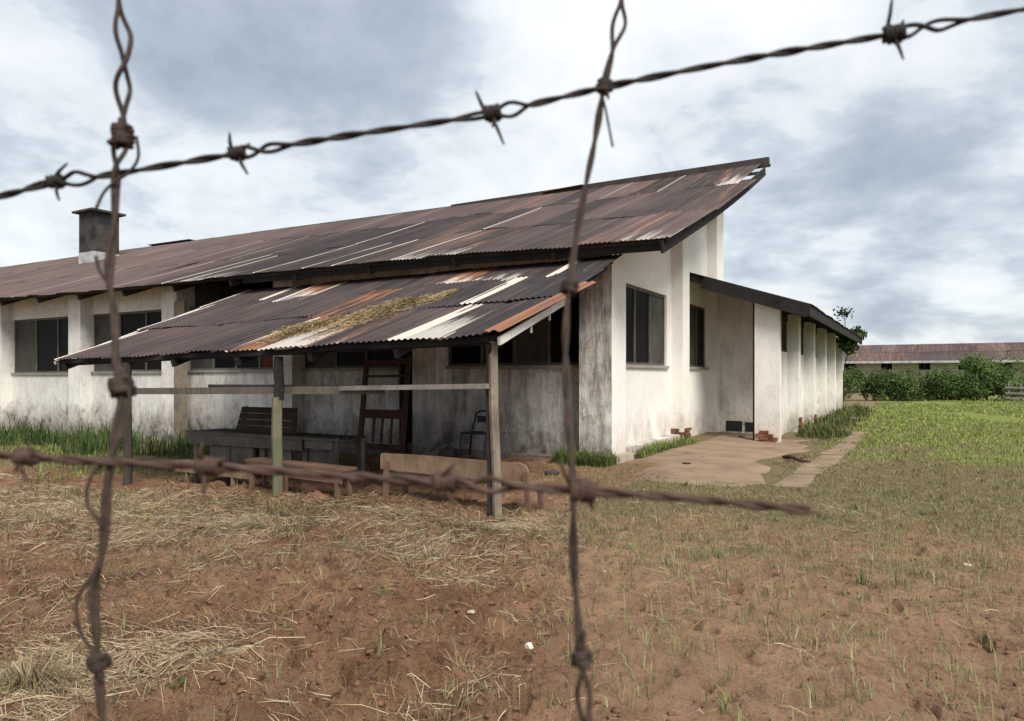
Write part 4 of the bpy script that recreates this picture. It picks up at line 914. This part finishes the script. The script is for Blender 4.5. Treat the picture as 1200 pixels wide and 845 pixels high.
clump = fbm(x * 2.1 + 20, y * 2.1, 5, .65); clump2 = fbm(x * .5 + 3, y * .5, 2)
dens = np.clip(dry * .85 - .18 + 1.8 * clump + .6 * clump2, 0.035, .62) * (1 - .8 * und) * (1 - .85 * right)
def near(px, py, r): return np.exp(-(((x - px) ** 2 + (y - py) ** 2) / r ** 2))
for (u, v, r_, a) in ((30, 800, .55, 1.0), (520, 640, .7, .8), (420, 600, .8, .7), (270, 620, .9, .5), (600, 625, .5, .8), (160, 600, 1.2, .5), (90, 700, .5, .4), (240, 750, .35, .5)):
    q = at_z(u, v, -.02); dens = dens + a * near(q.x, q.y, r_)
k = (rng.random(len(x)) < dens) & ~blocked(x, y); x, y, dn = x[k], y[k], dens[k]
n = len(x); ln = rng.gamma(2.2, .048, n) + .025; az = 6.3 * fbm(x * .8, y * .8, 2) + rng.normal(size=n) * 1.3; ex, ey = x + ln * np.cos(az), y + ln * np.sin(az); lay = np.clip(dn, 0, 1) * .035
P = np.stack([x, y, gz(x, y) + rng.uniform(.001, 1, n) * lay], -1); E = np.stack([ex, ey, gz(ex, ey) + rng.uniform(0, 1, n) ** 2 * (lay + .02)], -1)
bow = np.stack([np.zeros(n), np.zeros(n), gz((x + ex) / 2, (y + ey) / 2) + rng.uniform(.002, .03, n) - (P[:, 2] + E[:, 2]) / 2], -1); bow[:, 2] = np.maximum(bow[:, 2], .002)
straw_object('straw_litter', 'dry mown straw strewn over the red soil', P, E, bow, rng.uniform(.0016, .0032, n) * np.maximum(1, depth_lat(x, y)[0] / 6), STRAW)
# straw heap on the lean-to roof
pa, pe = [], []
for _ in range(9500):
    a = rng.beta(1.4, 1.4) * .23 + .545; c_ = .17 + (a - .545) / .23 * .36 + .03 * math.sin(a * 53)
    b = c_ + rng.normal() * .080 * (1.1 + .5 * math.sin(a * 31))
    if not .03 < b < .62: continue
    hgt = (.10 + .06 * math.sin(a * 47 + 1) + .03 * math.sin(a * 110)) * math.exp(-((b - c_) / .10) ** 2)
    r0, r1 = rng.random(2); q_ = rng.uniform(0, 6.3); l_ = rng.uniform(.05, .17)
    b2 = b + l_ * math.sin(q_) / 5.4; a2 = a + l_ * math.cos(q_) / 8.8
    pa.append(lt(a, b, .026 + r0 * hgt)); pe.append(lt(a2, b2, .024 + r1 * hgt * .9))
pa = np.array(pa); pe = np.array(pe); n = len(pa)
straw_object('straw_heap', 'loose yellow straw heap drying on the lean-to roof', pa, pe, np.stack([np.zeros(n), np.zeros(n), rng.uniform(0, .02, n)], -1), rng.uniform(.003, .006, n), [(.34, .26, .135), (.28, .205, .10), (.39, .31, .175), (.20, .145, .075), (.13, .09, .05)])
# soil clods
x, y, dd = scatter(22000, 2.5, 9, .78, 1.0); gr, dry, lush, und, right = masks(x, y); k = (rng.random(len(x)) < (1 - gr) * (1 - .6 * right)) & (fbm(x * 1.1, y * 1.1, 3) > -.3) & ~blocked(x, y); x, y = x[k], y[k]
V, F = [], []
ico = bmesh.new(); bmesh.ops.create_icosphere(ico, subdivisions=1, radius=1); iv = np.array([v.co[:] for v in ico.verts]); jf = np.array([[v.index for v in f.verts] for f in ico.faces]); ico.free()
sz = np.minimum(rng.gamma(.9, .0045, len(x)) + .0035, .022); z = gz(x, y)
for i in range(len(x)):
    q = iv * (1 + rng.uniform(-.45, .45, (len(iv), 1))) * sz[i] * np.array([1.2, 1.0, .65]); V.append(q + np.array([x[i], y[i], z[i] - sz[i] * .12])); F.append(jf + i * len(iv))
me = np_mesh('soil_clods', np.concatenate(V), np.concatenate(F)); me.materials.append(M_STONE); o = link_mesh('soil_clods', me); tag(o, 'loose red soil clods over the turned earth', 'soil', kind='stuff')

# single tufts, weeds and scraps one can point to
def tuft(u, v, label, n, h, cols, spread=.06, lean=(.1, .9), cat='grass tuft', nm='grass_tuft', curl=(.1, 1.0), w=(.004, .007)):
    p = at_z(u, v, -.03); g = gzf(p.x, p.y); r = rng.gamma(1.5, spread * .5, n); a = rng.uniform(0, 6.3, n)
    x = p.x + r * np.cos(a); y = p.y + r * np.sin(a)
    M = Matrix.Translation((p.x, p.y, g))
    me = blades_mesh(nm, np.stack([x - p.x, y - p.y, gz(x, y) - g - .01], -1), rng.uniform(h * .45, h, n), rng.uniform(*w, n), a + rng.normal(size=n) * .6, rng.uniform(*lean, n), rng.uniform(*curl, n), pick(cols, n), M_BLADE)
    o = link_mesh(nm, me, None, M); return tag(o, label, cat)
tuft(318, 606, 'yellow green grass tuft at the foot of the mossy post', 130, .30, YELL + GREEN[3:], .10, (0, .5))
tuft(35, 822, 'big dry yellow grass clump in the bottom left corner', 260, .30, STRAW + YELL, .10, (.5, 1.4))
tuft(238, 778, 'small pale dry tuft in the bare soil right of the left wire', 60, .16, STRAW + YELL, .05, (.4, 1.3))
tuft(500, 655, 'matted straw tuft on the low soil mound', 150, .22, STRAW, .11, (.8, 1.5))
tuft(610, 622, 'dry straw tuft in front of the school bench leg', 120, .20, STRAW + YELL, .10, (.7, 1.5))
tuft(585, 604, 'green grass tuft at the foot of the split post', 70, .2, GREEN + YELL, .045, (0, .5))
tuft(850, 842, 'upright green sprout cut by the bottom edge of the frame', 14, .16, LUSH + GREEN, .02, (0, .3))
tuft(972, 836, 'bent yellow sprout near the bottom edge on the right', 12, .15, YELL, .02, (.2, .9))
tuft(455, 700, 'thin green grass sprouts in bare soil below the mound', 24, .17, GREEN, .05, (0, .3))
tuft(490, 742, 'feathery pale green sprout on bare soil', 26, .12, GREEN + YELL, .03, (0, .5))
tuft(1010, 690, 'grey green sprout clump in the right of the field', 40, .22, GREEN, .05, (0, .4))
tuft(1150, 660, 'dry brown sprout clump by the right edge', 40, .26, YELL + STRAW, .06, (0, .6))
p = at_z(198, 826, -.03); g = gzf(p.x, p.y); WD = thing('weed', 'small bright green leafy weed on bare soil', 'weed', (p.x, p.y, g)); n = 26
P = np.array([p.x, p.y, g + .05]) + rng.normal(size=(n, 3)) * np.array([.035, .035, .02]); nr = rng.normal(size=(n, 3)) * .5 + np.array([0, 0, 1]); nr /= np.linalg.norm(nr, axis=1, keepdims=True)
link_mesh('foliage', leaf_mesh('foliage', P, nr, rng.uniform(.025, .05, n), pick([(.11, .22, .05), (.09, .18, .04)], n), M_LEAF), WD)
m = MB(); m.tube([(p.x, p.y, g - .02), (p.x + .005, p.y, g + .06)], .003, 5); m.build('stem', M_STONE, WD)
def scrap(u, v, s, label, mat, nm='paper_scrap', cat='litter', flat=.35):
    p = at_z(u, v, -.02); g = gzf(p.x, p.y); m = MB(); q = iv * (1 + rng.uniform(-.35, .35, (len(iv), 1))) * s * np.array([1, .8, flat]); m.add(q, [tuple(f) for f in jf])
    o = m.build(nm, mat, None, world=Matrix.Translation((p.x, p.y, g + s * flat * .5))); tag(o, label, cat)
scrap(619, 768, .028, 'small white scrap on bare soil left of the right wire', M_PAPER, flat=.8)
scrap(708, 677, .03, 'pale scrap on soil just right of the right wire', M_PAPER)
scrap(552, 725, .03, 'pale tan chip on bare soil', M_CONC, 'stone', 'stone')
scrap(1135, 664, .035, 'pale scrap lying in the right field', M_PAPER)
scrap(698, 588, .04, 'pale crumpled scrap under the lower wire', M_CONC)
for (u, v, s, lb) in ((806, 534, .10, 'broken red brick lump at the foot of the gable buttress'), (823, 541, .07, 'small broken brick on the apron'), (803, 549, .09, 'flat dark rubble piece on the dusty apron'), (900, 515, .16, 'red brown rubble lump under the annex pier'), (868, 512, .10, 'dark rubble piece in the annex porch'), (648, 556, .13, 'dark block lying at the wall foot under the lean-to'), (430, 566, .05, 'small dark rubble piece on the bare floor of the lean-to'), (1000, 493, .16, 'pale flat stone by the end of the annex')):
    scrap(u, v, s, lb, M_BRICK if 'red' in lb or 'brick' in lb else M_SOOT if 'dark' in lb else M_CONC, 'rubble', 'rubble', .5)
p = at_z(945, 537, .02); lg = MB(); a = at_z(918, 536, .05); b = at_z(950, 541, .05); lg.tube([a, a.lerp(b, .3) + Vector((0, .05, .03)), a.lerp(b, .65) + Vector((0, -.06, .0)), b], [.035, .04, .028, .015], 7); lg.tube([a.lerp(b, .5), a.lerp(b, .8) + Vector((.05, .22, .06))], [.02, .008], 5); lg.tube([a.lerp(b, .25), a.lerp(b, .1) + Vector((.1, -.2, .05))], [.018, .008], 5); o = lg.build('fallen_branch', M_BROWN, None, True); tag(o, 'dark fallen branch lying across the slab path', 'branch')

# ------------------------------------------------------------------ barbed wire right in front of the camera
def smooth_path(pts, step=.0025):
    pts = [Vector(p) for p in pts]; P = [pts[0] * 2 - pts[1]] + pts + [pts[-1] * 2 - pts[-2]]; out = []
    for i in range(1, len(P) - 2):
        p0, p1, p2, p3 = P[i - 1:i + 3]; n = max(2, int((p2 - p1).length / step))
        for k in range(n):
            t = k / n; out.append(.5 * ((2 * p1) + (p2 - p0) * t + (2 * p0 - 5 * p1 + 4 * p2 - p3) * t * t + (3 * p1 - p0 - 3 * p2 + p3) * t ** 3))
    out.append(pts[-1]); return out
def frame_at(path, i):
    t = (path[min(i + 1, len(path) - 1)] - path[max(i - 1, 0)]).normalized(); a = t.cross(Vector((FX, FY, 0)))
    if a.length < .05: a = t.cross(Vector((0, 0, 1)))
    a.normalize(); return t, a, t.cross(a)
def wire(label, pix, mat, r=.00122, pitch=.044, barbs=(), opens=(), seed=0, group='strands of the barbed wire fence', loose=()):
    rw = random.Random(seed)
    path = smooth_path([at_d(u, v, d) for u, v, d in pix]); mid = path[len(path) // 2]
    t = thing('barbed_wire', label, 'barbed wire', tuple(mid), 0, group)
    us = [CX + FPX * (p.x * RX + p.y * RY) / (p.x * FX + p.y * FY) for p in path]; vs = [HY - FPX * (p.z - CAMZ) / (p.x * FX + p.y * FY) for p in path]
    near_i = lambda u, v: min(range(len(path)), key=lambda i: (us[i] - u) ** 2 + (vs[i] - v) ** 2)
    op = [near_i(u, v) for u, v in opens]
    for ph in (0, math.pi):
        s = 0; pts = []
        for i, p in enumerate(path):
            if i: s += (path[i] - path[i - 1]).length
            tt_, a, c = frame_at(path, i); q = 2 * math.pi * s / pitch + ph + .5 * math.sin(s * 40)
            gap = r * (.74 + .18 * math.sin(s * 75 + seed)); 
            for o_ in op: gap += .0028 * math.exp(-((i - o_) / 5.0) ** 2)
            pts.append(p + (a * math.cos(q) + c * math.sin(q)) * gap)
        m = MB(); m.tube(pts, r, 6); m.build('strand', mat, t, True)
    for (u, v, sp, big) in barbs:
        i = near_i(u, v); p = path[i]; tt_, a, c = frame_at(path, i); m = MB()
        ln = len(sp) // 2
        for k in range(ln):
            ang0, ang1 = sp[2 * k], sp[2 * k + 1]                # point directions in the picture plane: degrees from the wire's normal, and length
            dr = (a * math.cos(R(ang0)) + tt_ * math.sin(R(ang0)) + c * .25).normalized(); off = tt_ * ((k - (ln - 1) / 2) * .0022 * big)
            coil = [p + off + tt_ * (.0012 * big * q / 9 - .0006) + (a * math.cos(q * .7 + k * 2) + c * math.sin(q * .7 + k * 2)) * (r * (2.1 + .5 * math.sin(q * 2.3 + k)) * big) for q in range(19)]
            m.tube(coil, r * .85 * big, 6)
            e = p + off + dr * ang1; st_ = p + off + dr * r * 1.5
            m.tube([st_, st_.lerp(e, .5) + c * .001, st_.lerp(e, .9), e], [r * .9, r * .85, r * .55, r * .12], 6)
        m.build('barb', mat, t, True)
    for lp in loose:
        m = MB(); m.tube(smooth_path([at_d(u, v, d) for u, v, d in lp]), r * .62, 6); m.build('loose_end', mat, t, True)
    return t
D1 = .40
wire('upper barbed wire strand crossing the sky from left to right', [(-220, 262, .44), (-60, 240, .42), (0, 230, D1), (65, 213, D1), (140, 203, D1), (277, 180, D1), (420, 157, D1), (575, 133, D1), (710, 102, .395), (860, 72, .39), (1045, 40, .38), (1200, 11, .375), (1400, -24, .37)], M_WIRE_BACKLIT, barbs=(
    (63, 213, (60, .016, 172, .013, 120, .010), 1.1), (277, 180, (8, .012, 158, .016, 60, .008), 1.15), (573, 133, (-14, .014, 168, .022, 200, .010), 1.3), (1046, 39, (12, .019, 172, .017, 30, .007), 1.35)), opens=((95, 208), (300, 176), (598, 128), (1078, 34)), seed=1)
wire('lower rusty brown barbed wire strand crossing in front of the benches', [(-260, 512, .36), (-80, 527, .34), (0, 533, .33), (120, 541, .33), (250, 547, .325), (380, 556, .32), (520, 565, .315), (680, 575, .31), (800, 584, .305), (880, 591, .30), (948, 598, .30)], M_WIRE_LOW, r=.0013, barbs=(
    (28, 536, (150, .012, 200, .008, 20, .006), 1.1), (242, 546, (10, .012, 172, .013, 60, .010, -40, .006), 1.15), (520, 564, (40, .013, 150, .010, 100, .014), 1.2), (682, 574, (-28, .016, 60, .010, 160, .008), 1.35)), opens=((560, 567),), seed=2, loose=([(925, 595, .302), (945, 599, .300), (962, 602, .299)],))
wire('left upright barbed wire strand hanging over the chimney', [(132, -160, .41), (138, -20, .405), (141, 20, .402), (147, 60, .40), (144, 100, .40), (145, 135, .398), (143, 158, .396), (136, 205, .392), (134, 260, .385), (128, 320, .375), (134, 370, .365), (136, 420, .355), (142, 452, .35), (136, 510, .34), (126, 570, .33), (121, 640, .325), (110, 690, .32), (114, 760, .315), (120, 850, .31), (124, 960, .30)], M_WIRE_MID, r=.0014, pitch=.07, barbs=(
    (143, 158, (86, .006, 100, .010, -95, .013), 1.5), (139, 450, (90, .008, -90, .012), 1.5), (113, 772, (75, .011, -100, .008), 1.2)), opens=((147, 40), (145, 92), (140, 180)), seed=3,
    loose=([(160, 160, .393), (162, 185, .392), (150, 203, .39), (136, 212, .388), (122, 225, .386), (112, 246, .384)], [(150, 455, .345), (152, 480, .342), (132, 530, .334), (106, 560, .33), (102, 590, .328), (112, 605, .326), (122, 620, .325)], [(121, 660, .322), (104, 680, .32), (90, 705, .318), (94, 740, .316), (110, 765, .314)], [(112, 300, .378), (117, 318, .376), (127, 332, .374)]))
wire('right upright barbed wire strand in front of the building corner', [(745, -150, .41), (730, -20, .405), (727, 20, .402), (718, 60, .40), (708, 100, .398), (698, 160, .395), (688, 210, .39), (677, 270, .385), (668, 330, .375), (663, 390, .365), (664, 460, .355), (668, 520, .345), (672, 575, .335), (672, 640, .328), (675, 700, .322), (681, 770, .315), (686, 850, .31), (692, 960, .30)], M_WIRE_MID, pitch=.06, barbs=(
    (708, 100, (70, .012, 20, .006), 1.3), (680, 772, (85, .014, -80, .014), 1.3), (667, 335, (90, .010, -80, .009), 1.3)), opens=((724, 30), (685, 800)), seed=4, loose=([(706, 112, .396), (711, 135, .395), (718, 172, .394)],))
